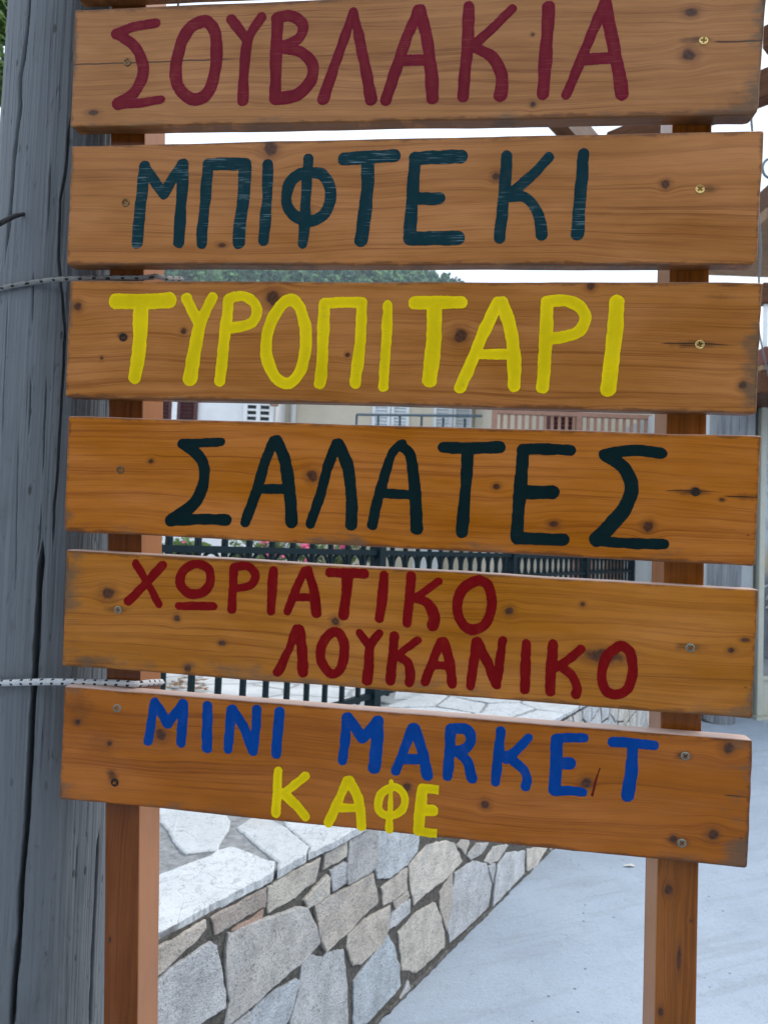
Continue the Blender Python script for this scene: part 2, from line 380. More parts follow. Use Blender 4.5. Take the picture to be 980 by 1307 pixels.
LET = {
 1: [(RED, [
  (A, (34, 40), [(395, 90), (305, 106), (242, 134)]), (A, (38, 48), [(242, 134), (300, 168), (338, 225), (346, 290), (312, 362), (250, 404)]), (A, (40, 30), [(248, 404), (330, 402), (417, 388)]),
  (A, 46, [(580, 85), (525, 112), (488, 190), (473, 285), (490, 350), (540, 388), (590, 372), (620, 310), (632, 215), (628, 130), (605, 92)], True),
  (A, 40, [(690, 76), (748, 150)]), (A, (38, 42), [(808, 68), (758, 150), (742, 250), (735, 393)]),
  (B_, 46, [(-49, 72), (-52, 180), (-58, 383)]), (B_, 42, [(-49, 68), (5, 63), (50, 95), (40, 145), (-8, 172), (-48, 182)]), (B_, (40, 52), [(-20, 190), (45, 205), (90, 255), (82, 315), (35, 368), (-20, 382), (-55, 385)]),
  (B_, (34, 46), [(247, 45), (213, 150), (170, 270), (130, 388)]), (B_, (34, 50), [(250, 45), (275, 170), (300, 290), (317, 388)]),
  (B_, (42, 46), [(500, 40), (455, 150), (415, 270), (376, 390)]), (B_, (44, 52), [(508, 40), (535, 150), (550, 270), (557, 382)]), (B_, 44, [(440, 236), (540, 232)]),
  (B_, 46, [(698, 27), (695, 150), (685, 270), (676, 378)]), (B_, (36, 40), [(868, 32), (790, 112), (712, 182)]), (B_, (40, 54), [(715, 182), (790, 225), (828, 300), (822, 372)]),
  (C_, 50, [(122, 28), (115, 150), (107, 270), (100, 365)]),
  (C_, (46, 38), [(340, 15), (290, 130), (235, 265), (190, 370)]), (C_, (46, 54), [(345, 12), (365, 130), (390, 250), (408, 366)]), (C_, 46, [(255, 232), (370, 226)])])],
 2: [(TEAL, [
  (D_, 44, [(352, 130), (340, 250), (330, 350), (323, 428)]), (D_, 38, [(352, 132), (395, 195), (425, 240)]), (D_, 40, [(495, 122), (460, 180), (428, 238)]), (D_, 44, [(503, 122), (498, 230), (490, 340), (485, 428)]),
  (D_, 42, [(600, 125), (590, 250), (580, 350), (575, 432)]), (D_, 48, [(602, 122), (680, 120), (745, 120)]), (D_, 48, [(745, 122), (738, 250), (725, 350), (720, 428)]),
  (D_, 42, [(832, 122), (830, 250), (822, 350), (815, 420)]),
  (E_, (40, 42), [(72, 132), (65, 250), (58, 380), (50, 463)]), (E_, 44, [(70, 185), (130, 195), (160, 260), (140, 340), (80, 373), (15, 348), (-15, 290), (2, 225), (35, 192)], True),
  (E_, 50, [(212, 132), (300, 124), (408, 120)]), (E_, (48, 54), [(305, 130), (302, 250), (290, 370), (279, 448)]),
  (E_, (46, 52), [(490, 132), (480, 250), (472, 380), (468, 440)]), (E_, 54, [(492, 130), (580, 126), (668, 122)]), (E_, 48, [(480, 288), (582, 286)]), (E_, 56, [(468, 442), (560, 442), (655, 440)]),
  (E_, 46, [(848, 120), (838, 250), (828, 350), (818, 440)]), (E_, 42, [(1012, 125), (950, 190), (862, 268)]), (E_, (38, 46), [(852, 285), (915, 280), (962, 330), (980, 390), (983, 428)]),
  (F_, (46, 52), [(258, 112), (250, 230), (240, 340), (235, 424)])])],
 3: [(YEL, [
  (G, 58, [(240, 122), (350, 122), (448, 118)]), (G, (60, 50), [(338, 130), (335, 250), (325, 350), (314, 418)]),
  (G, 42, [(515, 112), (560, 200)]), (G, (40, 58), [(618, 107), (572, 200), (550, 300), (530, 422)]),
  (G, 44, [(680, 115), (668, 230), (655, 350), (645, 432)]), (G, 40, [(680, 112), (735, 102), (780, 128), (790, 168), (765, 208), (700, 225), (668, 226)]),
  (Hh, 46, [(-9, 103), (-60, 160), (-90, 250), (-86, 340), (-50, 408), (-5, 425), (40, 380), (62, 290), (58, 190), (30, 118)], True),
  (Hh, 46, [(135, 115), (130, 250), (125, 350), (118, 425)]), (Hh, 42, [(137, 114), (210, 111), (282, 112)]), (Hh, (42, 46), [(282, 114), (275, 250), (265, 350), (256, 426)]),
  (Hh, 40, [(382, 120), (378, 250), (370, 350), (365, 438)]),
  (Hh, 50, [(487, 112), (580, 112), (670, 112)]), (Hh, 60, [(565, 120), (563, 230), (555, 330), (545, 414)]),
  (Hh, 48, [(812, 110), (765, 210), (710, 340), (665, 440)]), (Hh, 52, [(826, 112), (860, 210), (875, 340), (876, 438)]), (Hh, 42, [(745, 312), (860, 312)]),
  (I_, 52, [(115, 110), (112, 230), (105, 350), (98, 440)]), (I_, 48, [(115, 108), (190, 104), (245, 130), (266, 175), (235, 228), (170, 248), (110, 252)]),
  (I_, 62, [(388, 112), (380, 230), (366, 350), (354, 450)])])],
 4: [(BLK, [
  (J, (32, 36), [(652, 135), (580, 138), (500, 140)]), (J, (40, 48), [(500, 142), (560, 185), (585, 240), (575, 320), (530, 390), (455, 440)]), (J, 42, [(455, 440), (570, 438), (672, 440)]),
  (J, (42, 40), [(855, 135), (820, 220), (785, 340), (745, 448)]), (J, 48, [(868, 133), (900, 210), (920, 340), (925, 448)]), (J, 36, [(810, 318), (910, 320)]),
  (K, (42, 38), [(182, 97), (150, 180), (120, 290), (80, 410)]), (K, 46, [(190, 97), (225, 180), (240, 300), (240, 413)]),
  (K, (36, 42), [(440, 98), (405, 125), (375, 200), (345, 310), (322, 413)]), (K, (40, 50), [(430, 102), (470, 145), (488, 270), (495, 426)]), (K, 36, [(370, 292), (480, 296)]),
  (K, 46, [(600, 110), (700, 112), (820, 110)]), (K, (44, 48), [(693, 115), (690, 230), (680, 340), (671, 440)]),
  (L_, 50, [(22, 75), (15, 180), (5, 300), (-2, 415)]), (L_, 44, [(22, 72), (120, 72), (208, 76)]), (L_, 54, [(20, 240), (136, 240)]), (L_, 48, [(0, 418), (100, 422), (180, 424)]),
  (L_, 46, [(560, 88), (460, 76), (340, 92)]), (L_, (50, 62), [(345, 95), (412, 140), (446, 220), (420, 300), (355, 380), (310, 425)]), (L_, 44, [(308, 430), (440, 440), (572, 443)])])],
 5: [(DRED, [
  (M_, 30, [(318, 90), (365, 170), (408, 248)]), (M_, 34, [(422, 95), (350, 175), (288, 237)]),
  (M_, 36, [(550, 92), (503, 118), (492, 170), (528, 208), (580, 200), (608, 160), (600, 110)], True), (M_, 32, [(485, 255), (620, 257)]),
  (M_, 34, [(700, 110), (697, 190), (692, 268)]), (M_, 32, [(700, 105), (755, 100), (785, 135), (765, 175), (702, 188)]), (M_, 36, [(855, 117), (850, 190), (845, 275)]),
  (N_, 34, [(150, 57), (115, 130), (82, 215)]), (N_, 38, [(162, 57), (185, 130), (196, 223)]), (N_, 30, [(115, 160), (180, 160)]),
  (N_, 36, [(248, 64), (320, 65), (384, 68)]), (N_, 42, [(318, 75), (312, 150), (301, 228)]), (N_, 38, [(460, 74), (452, 160), (442, 243)]),
  (N_, 38, [(565, 77), (560, 160), (548, 260)]), (N_, 34, [(672, 99), (620, 135), (580, 165)]), (N_, (36, 46), [(580, 162), (632, 185), (656, 235), (650, 270)]),
  (N_, 40, [(815, 98), (765, 130), (745, 195), (763, 260), (805, 286), (855, 262), (880, 195), (872, 125), (845, 98)], True)]),
     (DRED, [
  (N_, 34, [(118, 285), (85, 370), (45, 453)]), (N_, 42, [(128, 287), (140, 370), (143, 453)]),
  (N_, 38, [(258, 298), (220, 340), (212, 400), (238, 448), (270, 457), (298, 420), (305, 350), (288, 305)], True),
  (N_, 32, [(363, 299), (400, 350)]), (N_, (34, 42), [(440, 302), (405, 355), (400, 430), (393, 485)]),
  (N_, 38, [(500, 312), (492, 400), (485, 486)]), (N_, 32, [(592, 328), (540, 365), (503, 397)]), (N_, 36, [(508, 388), (550, 412), (563, 460), (559, 493)]),
  (N_, 36, [(680, 335), (650, 410), (620, 490)]), (N_, 40, [(692, 335), (715, 410), (726, 498)]), (N_, 32, [(650, 425), (715, 428)]),
  (N_, 38, [(820, 334), (808, 420), (798, 506)]), (N_, 38, [(825, 332), (870, 430), (893, 498)]), (N_, 36, [(922, 330), (910, 420), (900, 503)]),
  (O_, 40, [(35, 250), (32, 340), (28, 430)]), (O_, 42, [(138, 252), (132, 350), (128, 435)]), (O_, 34, [(248, 270), (195, 315), (150, 345)]), (O_, 38, [(165, 335), (213, 375), (233, 420), (228, 446)]),
  (O_, 40, [(395, 260), (350, 300), (328, 370), (343, 430), (385, 448), (430, 425), (450, 360), (442, 290), (418, 262)], True)])],
 6: [(BLUE, [
  (P_, 36, [(390, 110), (378, 190), (365, 263)]), (P_, 38, [(392, 110), (440, 193)]), (P_, 34, [(500, 117), (445, 193)]), (P_, 40, [(503, 120), (500, 200), (494, 268)]),
  (P_, 40, [(597, 127), (595, 210), (595, 288)]), (P_, 38, [(690, 142), (685, 220), (678, 293)]), (P_, 40, [(695, 140), (740, 210), (773, 298)]), (P_, 36, [(790, 140), (785, 220), (775, 303)]), (P_, 40, [(880, 147), (872, 230), (866, 313)])]),
     (BLUE, [
  (Q, 40, [(345, 52), (338, 140), (328, 218)]), (Q, 44, [(350, 50), (405, 127)]), (Q, 40, [(465, 60), (410, 127)]), (Q, 48, [(466, 64), (462, 160), (453, 243)]),
  (Q, 38, [(600, 90), (570, 170), (535, 258)]), (Q, 42, [(610, 90), (640, 180), (660, 276)]), (Q, 40, [(570, 210), (645, 212)]),
  (Q, 42, [(750, 92), (745, 190), (738, 278)]), (Q, 40, [(752, 92), (812, 94), (830, 135), (805, 170), (750, 185)]), (Q, (36, 42), [(770, 180), (815, 220), (833, 286)]),
  (Q, 40, [(945, 102), (935, 200), (925, 298)]), (T_, 34, [(45, 35), (0, 80), (-45, 122)]), (T_, 38, [(-45, 108), (12, 148), (38, 190), (32, 226)]),
  (T_, 48, [(152, 42), (150, 140), (145, 240)]), (T_, 36, [(155, 35), (260, 35)]), (T_, 46, [(150, 135), (206, 136)]), (T_, 38, [(145, 245), (200, 243), (256, 250)]),
  (T_, 40, [(370, 52), (450, 55), (533, 66)]), (T_, (44, 52), [(450, 70), (445, 170), (430, 263)])]),
     (YEL, [
  (Q, 36, [(78, 257), (72, 350), (68, 423)]), (Q, 32, [(183, 277), (130, 320), (95, 345)]), (Q, 38, [(105, 350), (150, 395), (184, 436)]),
  (Q, 36, [(345, 295), (310, 380), (273, 460)]), (Q, 40, [(355, 295), (390, 370), (403, 472)]), (Q, 34, [(310, 400), (390, 402)]),
  (Q, (16, 30), [(518, 298), (515, 400), (509, 486)]), (Q, 32, [(518, 322), (477, 352), (470, 408), (510, 432), (555, 415), (572, 370), (552, 330)], True),
  (Q, 44, [(640, 328), (632, 410), (624, 490)]), (Q, 36, [(640, 325), (733, 335)]), (Q, 46, [(635, 410), (680, 412)]), (Q, 36, [(622, 495), (713, 502)])]),
     (SMEAR, [(T_, (5, 12), [(322, 155), (305, 205), (292, 260)])])],
}
QUAD = {0: [(97, -160), (984, -205), (979, -41), (96, -4)],
        1: [(96, 12.4), (979, -24), (967, 147), (89.6, 161.6)], 2: [(91.2, 185.7), (975, 166), (966, 338), (84.7, 338)],
        3: [(89, 358), (973.5, 360.5), (965.3, 528.5), (83, 506.5)], 4: [(87, 530.8), (971.8, 556), (963.7, 723), (82, 678)],
        5: [(84.7, 701.4), (968, 752.4), (960.4, 918), (78.8, 850)], 6: [(82.4, 875.7), (960, 944.7), (953.5, 1109), (75, 1020)]}
KNOT = {0: [], 1: [(879, 70.5, 7, 1.1), (680, 133, 3, 1.2), (679.6, 44, 2.2, 1), (119, 144, 3.5, 2.2), (882, 16, 5, 1.5)],
        2: [(345, 188, 10, 1.0), (849, 235, 5, 1), (633, 225, 5, 1), (391, 272, 5, 1.2), (283, 313, 3, 2)],
        3: [(100, 391, 6, 1), (235, 423, 4, 1), (349, 381, 9, 1.1), (587, 428, 8, 1), (443.5, 453, 3, 1), (754, 364.7, 5, 1), (948, 492, 5, 1), (130, 457, 2, 1)],
        4: [(193, 588.6, 3, 1.3), (398, 607.5, 7, 1), (634, 621, 3.5, 1.2), (706, 669, 4, 1.4), (826.5, 672, 6, 1), (920.6, 638, 2, 1.5)],
        5: [(138, 757.6, 8, 1.1), (226, 789, 4, 1), (240, 853, 5, 1), (284, 821, 3, 1.5), (428, 793, 5, 1), (650, 780, 5, 1), (743, 771, 3, 1), (771, 837, 8, 2.6), (932.7, 830, 3.5, 1.3), (950.6, 817, 2.5, 2)],
        6: [(206.5, 938, 7, 1), (100, 922, 3.5, 1), (140, 949, 3, 1), (519, 1005, 5, 1), (619, 1026.7, 5, 1), (748, 998.6, 6, 1), (929, 954.5, 7, 1), (909, 1065.5, 6, 1), (859, 1070, 4, 1)]}
SCREW = {0: [], 1: [(163, 79.3, 0), (897.4, 52, 1)], 2: [(160.8, 258.8, 0), (892.8, 241.6, 1)], 3: [(157.5, 430.5, 3), (892.5, 439.8, 1)],
         4: [(154, 599.7, 0), (887, 627.7, 3)], 5: [(151, 778.5, 2), (880.4, 826.9, 2)], 6: [(150, 904, 2), (146.7, 998.8, 3), (873.9, 965, 2), (869.6, 1076, 2)]}
CRK = {1: [(70, 300, 79.5, 1.3), (912, 985, 52.5, 1.6)], 3: [(845, 935, 439, 1.1)], 4: [(850, 915, 627, 0.9), (925, 970, 634, 1.1)], 6: [(925, 958, 1017, 1.2)]}
SMR = {1: [(885, 51, 22, 5, 0.75), (945, 130, 32, 18, 0.35)], 2: [(905, 241, 14, 6, 0.6)], 3: [(887, 440, 36, 6, 0.7), (920, 379, 25, 4, 0.3), (157, 430, 9, 7, 0.95)], 4: [(882, 628, 26, 5, 0.75), (950, 634, 22, 6, 0.6), (887, 627, 8, 6, 0.9), (95, 676, 20, 5, 0.5)],
       5: [(880, 826, 22, 6, 0.6), (150, 778, 22, 6, 0.55), (115, 845, 40, 12, 0.5)], 6: [(872, 965, 14, 7, 0.85), (143, 990, 10, 14, 0.8), (100, 905, 26, 30, 0.35), (865, 1074, 18, 7, 0.6), (130, 950, 30, 22, 0.25)]}
ENDS = {0: (0.02, 0.02, 0.01), 1: (0.04, 0.015, 0.022), 2: (0.022, 0.015, 0.010), 3: (0.045, 0.015, 0.010), 4: (0.06, 0.03, 0.03), 5: (0.02, 0.05, 0.05), 6: (0.07, 0.05, 0.022)}
WBASE = {0: (0.35, 0.145, 0.044), 1: (0.375, 0.158, 0.048), 2: (0.395, 0.158, 0.044), 3: (0.395, 0.152, 0.036), 4: (0.42, 0.135, 0.016), 5: (0.40, 0.142, 0.015), 6: (0.36, 0.106, 0.007)}
PLANK_LABEL = {1: "weathered board with maroon lettering and a crack through its screws", 2: "board with teal lettering showing grain scratches", 3: "pinkish brown board with bright yellow lettering",
               4: "amber board with near black green lettering", 5: "amber board with two lines of dark red lettering", 6: "darkest board with blue line over a short yellow line"}

def screw_mesh(r=0.0050):
    bm = bmesh.new(); n = 28
    a, b = 0.55 * r, 0.17 * r
    cross = [(b, a), (b, b), (a, b), (a, -b), (b, -b), (b, -a), (-b, -a), (-b, -b), (-a, -b), (-a, b), (-b, b), (-b, a)]
    oc = [bm.verts.new((r * 0.88 * math.cos(k * 6.2832 / n), -0.0011, r * 0.88 * math.sin(k * 6.2832 / n))) for k in range(n)]
    rim = [bm.verts.new((r * math.cos(k * 6.2832 / n), -0.0006, r * math.sin(k * 6.2832 / n))) for k in range(n)]
    low = [bm.verts.new((r * math.cos(k * 6.2832 / n), 0.001, r * math.sin(k * 6.2832 / n))) for k in range(n)]
    cv = [bm.verts.new((p[0] * 1.15, -0.0008, p[1] * 1.15)) for p in cross]
    cf = [bm.verts.new((p[0] * 0.8, 0.0016, p[1] * 0.8)) for p in cross]
    e1 = [bm.edges.new((oc[k], oc[(k + 1) % n])) for k in range(n)]; e2 = [bm.edges.new((cv[k], cv[(k + 1) % 12])) for k in range(12)]
    bmesh.ops.triangle_fill(bm, edges=e1 + e2, use_beauty=True)
    for k in range(n):
        bm.faces.new((oc[k], oc[(k + 1) % n], rim[(k + 1) % n], rim[k])); bm.faces.new((rim[k], rim[(k + 1) % n], low[(k + 1) % n], low[k]))
    for k in range(12): bm.faces.new((cv[k], cv[(k + 1) % 12], cf[(k + 1) % 12], cf[k]))
    bm.faces.new(cf)
    bmesh.ops.recalc_face_normals(bm, faces=bm.faces[:])
    me = bpy.data.meshes.new("screw"); bm.to_mesh(me); bm.free(); return me
SM = [simple("bronzed_screw_metal", (0.16, 0.10, 0.045), 0.35, 0.3, 400, metal=0.8), simple("brass_screw_metal", (0.62, 0.45, 0.16), 0.3, 0.25, 400, metal=0.85),
      simple("zinc_screw_metal", (0.26, 0.23, 0.17), 0.4, 0.3, 400, metal=0.8), simple("rusted_screw_metal", (0.018, 0.012, 0.009), 0.75, 0.4, 400, metal=0.2)]
screw_me = [screw_mesh() for _ in range(4)]
for m_, me_ in zip(SM, screw_me): me_.materials.append(m_)

random.seed(4)
THICK = 0.021
for i in range(7):
    q = [Vector(uv(*p)) for p in QUAD[i]]
    ux = sum(v.x for v in q) / 4; uz = sum(v.y for v in q) / 4
    rc = {1: (0.002, 0.003, 0.010, 0.004), 2: (0.003, 0.003, 0.009, 0.004)}.get(i, (0.003, 0.003, 0.004, 0.004))
    out = []
    for k in range(4):
        p, pn, pp = q[k], q[(k + 1) % 4], q[k - 1]
        d1 = (pp - p).normalized(); d2 = (pn - p).normalized(); r = rc[k]
        s0, s1 = p + d1 * r, p + d2 * r
        for t in (0, 0.33, 0.67, 1): out.append((s0 * (1 - t) + p * t) * (1 - t) + (p * (1 - t) + s1 * t) * t)
        e = pn - d2 * rc[(k + 1) % 4]; N = 44 if k % 2 == 0 else 10
        nrm = Vector((-d2.y, d2.x))
        for j in range(1, N):
            s = j / N; pt = s1.lerp(e, s)
            a = noise.noise((pt.x * 9 + i * 7, pt.y * 9, k * 3.3)) * 0.0012 + noise.noise((pt.x * 60, pt.y * 60, k + i)) * (0.0004 if k % 2 == 0 else 0.0009)
            out.append(pt + nrm * a)
    bm = bmesh.new()
    fr = [bm.verts.new((p.x - ux, 0, p.y - uz)) for p in out]; bk = [bm.verts.new((p.x - ux, THICK, p.y - uz)) for p in out]
    f0 = bm.faces.new(fr); f1 = bm.faces.new(bk[::-1]); n = len(fr)
    for k in range(n): bm.faces.new((fr[k], bk[k], bk[(k + 1) % n], fr[(k + 1) % n]))
    bmesh.ops.recalc_face_normals(bm, faces=bm.faces[:])
    long_edges = [e for e in bm.edges if abs(e.verts[0].co.y - e.verts[1].co.y) < 1e-6]
    bmesh.ops.bevel(bm, geom=long_edges, offset=0.0036, segments=3, profile=0.5, affect='EDGES', clamp_overlap=True)
    for f in bm.faces: f.smooth = False
    pxm = lambda px, py: (uv(px, py)[0] - ux, uv(px, py)[1] - uz)
    MM = 0.00092
    kn = [(*pxm(a, b), r * MM, s) for a, b, r, s in KNOT[i]]
    cr = []
    for x0, x1, y_, w in CRK.get(i, []):
        p0 = pxm(x0, y_); p1 = pxm(x1, y_); cr.append((p0[0], p1[0], (p0[1] + p1[1]) / 2, w * MM))
    sm = [(*pxm(a, b), ra * MM, rb * MM, s) for a, b, ra, rb, s in SMR.get(i, [])]
    xs = [p.x - ux for p in q]; zs = [p.y - uz for p in q]
    base = WBASE[i]; wr, wl, wb = ENDS[i]
    mat = wood("pine_board_wood" + "_" + ("blank", "top", "second", "third", "fourth", "fifth", "bottom")[i], base, tuple(c * k for c, k in zip(base, (0.50, 0.40, 0.34))), kn, seed=i * 3.7 + 1.3, cracks=cr, smears=sm, painted_sheen=(0.3, 0.2, 0.3, 0.4, 0.6, 0.9, 0.95)[i],
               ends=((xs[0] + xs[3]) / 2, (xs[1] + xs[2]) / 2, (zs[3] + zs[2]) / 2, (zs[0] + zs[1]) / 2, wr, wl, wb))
    pl = obj("plank", bm, mat, sign, (ux, 0, uz + OFFZ))
    if i in PLANK_LABEL: pl["label"] = PLANK_LABEL[i]
    for k, (pm, strokes) in enumerate(LET.get(i, [])):
        me = lettering(strokes, ux, uz, seed=i * 5 + k)
        lo = obj("paint_smear" if pm is SMEAR else "lettering", me, pm, pl); smooth(lo)
        if i == 6: lo["label"] = ("blue painted word MINI", "blue painted word MARKET", "yellow painted Greek word for coffee", "thin red brush slip")[k]
    for (sx, sy, kind) in SCREW[i]:
        a, c = pxm(sx, sy)
        s = obj("screw", screw_me[kind], None, pl, (a, 0, c)); s.rotation_euler = (random.uniform(-.12, .12), random.uniform(0, 1.5), random.uniform(-.12, .12))
        s["label"] = ("bronzed cross head screw", "bright brass cross head screw", "dull zinc cross head screw", "dark rusted screw")[kind]

# two square posts behind the boards
def post(xl0, xr0, y0, xl1, xr1, y1, knots, seed, depth):
    def P(px, py): return Vector((*uv(px, py, THICK + 0.001), 0))
    tl, tr, bl, br = P(xl0, y0), P(xr0, y0), P(xl1, y1), P(xr1, y1)
    def ext(a, b, v): t = (v - a.y) / (b.y - a.y); return a + (b - a) * t
    vt, vb = uv(500, -215)[1], -OFFZ - 0.15
    cs = [ext(tl, bl, vt), ext(tr, br, vt), ext(br, tr, vb), ext(bl, tl, vb)]
    ux = (bl.x + br.x) / 2
    bm = bmesh.new(); N = 60; rings = []
    for j in range(N + 1):
        t = j / N; a, b = cs[0].lerp(cs[3], t), cs[1].lerp(cs[2], t)
        w = 0.0007 * noise.noise((seed, j * 0.7, 0))
        y0_, y1_ = THICK + 0.001, THICK + 0.001 + depth
        rings.append([bm.verts.new(p) for p in ((a.x - ux + w, y0_, a.y), (b.x - ux + w, y0_, b.y), (b.x - ux + w, y1_, b.y), (a.x - ux + w, y1_, a.y))])
    for j in range(N):
        for k in range(4): bm.faces.new((rings[j][k], rings[j + 1][k], rings[j + 1][(k + 1) % 4], rings[j][(k + 1) % 4]))
    bm.faces.new(rings[0]); bm.faces.new(rings[-1][::-1])
    bmesh.ops.recalc_face_normals(bm, faces=bm.faces[:])
    es = [e for e in bm.edges if len(e.link_faces) == 2 and e.calc_face_angle(0) > 1.0]
    bmesh.ops.bevel(bm, geom=es, offset=0.0022, segments=2, profile=0.5, affect='EDGES')
    kn = [(uv(a, b, THICK)[1], uv(a, b, THICK)[0] - ux, r * 0.00094, s) for a, b, r, s in knots]
    b = (0.25, 0.076, 0.007) if seed > 15 else (0.17, 0.047, 0.006)
    mat = wood("pine_post_wood", b, tuple(c * k for c, k in zip(b, (0.5, 0.42, 0.4))), kn, seed=seed, along='z', painted_sheen=0.55)
    return obj("post", bm, mat, sign, (ux, 0, OFFZ))
post(141, 185.5, 170, 132, 176, 1307, [(140, 1200, 2, 2)], 11.3, 0.062)
post(858, 908.6, 155, 834.6, 888, 1307, [(853, 1136, 5, 1.3), (843, 1292, 3, 2), (866, 1225, 2.2, 7), (882, 1176, 1.6, 1)], 21.9, 0.062)

# ------------------------------------------------------------------ big wooden pole on the left
pc0 = EYE + ray(103, 0) * 1.052; pc1 = EYE + ray(36, 1307) * 1.072
r0, r1 = 82 / FPX * 1.052 * 0.99, 98 / FPX * 1.072 * 0.99
pax = (pc0 - pc1) / (pc0.z - pc1.z)                # axis per metre of height
def pole_c(z): return pc1 + pax * (z - pc1.z)
def pole_r(z): return r1 + (r0 - r1) * (z - pc1.z) / (pc0.z - pc1.z)
def pole_hit(px, py):
    d = ray(px, py); lo, hi = 0.7, 1.3
    best = None
    for k in range(600):
        t = 0.8 + k * 0.001; p = EYE + d * t; c = pole_c(p.z)
        dd = math.hypot(p.x - c.x, p.y - c.y) - pole_r(p.z)
        if best is None or dd < best[0]: best = (dd, p, c)
        if dd <= 0: break
    p, c = best[1], best[2]
    return math.atan2(p.y - c.y, p.x - c.x), p.z
CRACKS = [  # (points in photo pixels, half width m, depth m)
    ([(38, -40), (38, 0), (35, 35), (31, 70), (25, 101), (26, 138), (18, 199), (12, 275), (6, 336)], 0.0028, 0.012),
    ([(91, 150), (88, 171), (85, 215), (78, 254), (76, 330), (84, 420), (82, 470), (78, 540), (74, 600), (70, 650), (68, 700)], 0.0013, 0.006),
    ([(56, 690), (54, 712), (51, 745), (49, 800), (46, 860), (42, 910), (38, 997), (33, 1070), (28, 1130), (24, 1200), (18, 1260), (14, 1330)], 0.0034, 0.016),
    ([(128, 1055), (126, 1080), (121, 1180), (118, 1260), (116, 1320)], 0.0022, 0.006),
    ([(54, 640), (51, 690), (48, 720)], 0.0010, 0.003), ([(100, 1070), (98, 1140)], 0.0008, 0.003), ([(40, 470), (38, 560)], 0.0010, 0.003),
    ([(10, 380), (7, 470), (4, 560)], 0.0012, 0.004), ([(60, 480), (57, 560), (55, 610)], 0.0009, 0.003), ([(66, 200), (62, 300)], 0.0009, 0.003),
    ([(24, 560), (22, 660), (20, 760)], 0.0008, 0.002), ([(44, 340), (42, 420)], 0.0009, 0.003)]
cr_t = []
for pts, w, d in CRACKS:
    h = sorted([pole_hit(*p)[::-1] for p in pts])
    zz = np.array([a for a, b in h]); th = np.array([b for a, b in h]); cr_t.append((zz, th, w, d))
front = np.linspace(R_(-178), R_(-2), 430); back = np.linspace(R_(-2), R_(182), 60)[1:-1]
TH = np.concatenate([front, back])
ZS = np.concatenate([np.linspace(-0.1, 0.7, 16), np.linspace(0.72, 2.3, 330), np.linspace(2.35, 5.2, 20)])
V = []
for z in ZS:
    c = pole_c(z); r = pole_r(z)
    rr = np.full(len(TH), r)
    for k, th in enumerate(TH):
        rr[k] += 0.0030 * noise.noise((math.cos(th) * 1.8, math.sin(th) * 1.8, z * 0.7)) + 0.0011 * noise.noise((math.cos(th) * 14, math.sin(th) * 14, z * 2.2)) + 0.0007 * noise.noise((math.cos(th) * 40, math.sin(th) * 40, z * 6))
    for zz, thc, w, d in cr_t:
        if zz[0] <= z <= zz[-1]:
            tc = np.interp(z, zz, thc) + 0.006 * noise.noise((z * 25, d * 900, 0)) + 0.004 * noise.noise((z * 90, d * 900, 5))
            tap = min(1.0, (z - zz[0]) / 0.03 + 0.1, (zz[-1] - z) / 0.03 + 0.1)
            ww = w * tap * (1 + 0.4 * noise.noise((z * 30, w * 3e3, 1)))
            dist = np.abs(TH - tc) * r
            rr -= d * 1.7 * tap * np.clip(1.25 - dist / ww, 0, 1)
    V += [(c.x + rr[k] * math.cos(TH[k]), c.y + rr[k] * math.sin(TH[k]), z) for k in range(len(TH))]
NTH = len(TH); Fs = []
for i in range(len(ZS) - 1):
    for k in range(NTH):
        k2 = (k + 1) % NTH; Fs.append((i * NTH + k, i * NTH + k2, (i + 1) * NTH + k2, (i + 1) * NTH + k))
Fs.append(tuple((len(ZS) - 1) * NTH + k for k in range(NTH)))
t = NT("weathered_grey_pole_wood"); o_ = t.obj(); x, y, z = t.sep(o_)
px_ = t.add(x, t.mul(z, -pax.x)); py_ = t.add(y, t.mul(z, -pax.y))
st = t.noise(t.xyz(t.mul(px_, 200), t.mul(py_, 200), t.mul(z, 5)), 1.0, 5, 0.65)
st2 = t.noise(t.xyz(t.mul(px_, 420), t.mul(py_, 420), t.mul(z, 16)), 1.0, 4, 0.65)
bl = t.noise(t.xyz(t.mul(px_, 16), t.mul(py_, 16), t.mul(z, 5)), 1.0, 4, 0.6)
chk = t.noise(t.xyz(t.mul(px_, 210), t.mul(py_, 210), t.mul(z, 3.5)), 1.0, 1, 0.4)
dent = t.ss(t.noise(t.xyz(t.mul(px_, 95), t.mul(py_, 95), t.mul(z, 30)), 1.0, 3, 0.6), 0.40, 0.28)
chk = t.mul(t.ss(chk, 0.29, 0.23), t.ss(bl, 0.42, 0.58))
pit = t.ss(t.vor(t.xyz(t.mul(px_, 60), t.mul(py_, 60), t.mul(z, 22)), 1.0), 0.17, 0.08)
pit = t.mul(pit, t.ss(bl, 0.42, 0.56))
c = t.mix(t.ss(st, 0.25, 0.75), (0.122, 0.137, 0.150), (0.152, 0.170, 0.184))
c = t.mix(t.mul(t.ss(st2, 0.5, 0.75), 0.22), c, (0.19, 0.205, 0.215))
c = t.mix(t.mul(t.ss(bl, 0.52, 0.72), 0.35), c, (0.075, 0.080, 0.080))
c = t.mix(t.mul(t.ss(st2, 0.34, 0.24), 0.35), c, (0.045, 0.050, 0.055))
c = t.mix(t.mul(chk, 0.75), c, (0.018, 0.018, 0.020))
c = t.mix(t.mul(pit, 0.7), c, (0.035, 0.030, 0.028)); c = t.mix(t.mul(dent, 0.3), c, (0.06, 0.066, 0.072))
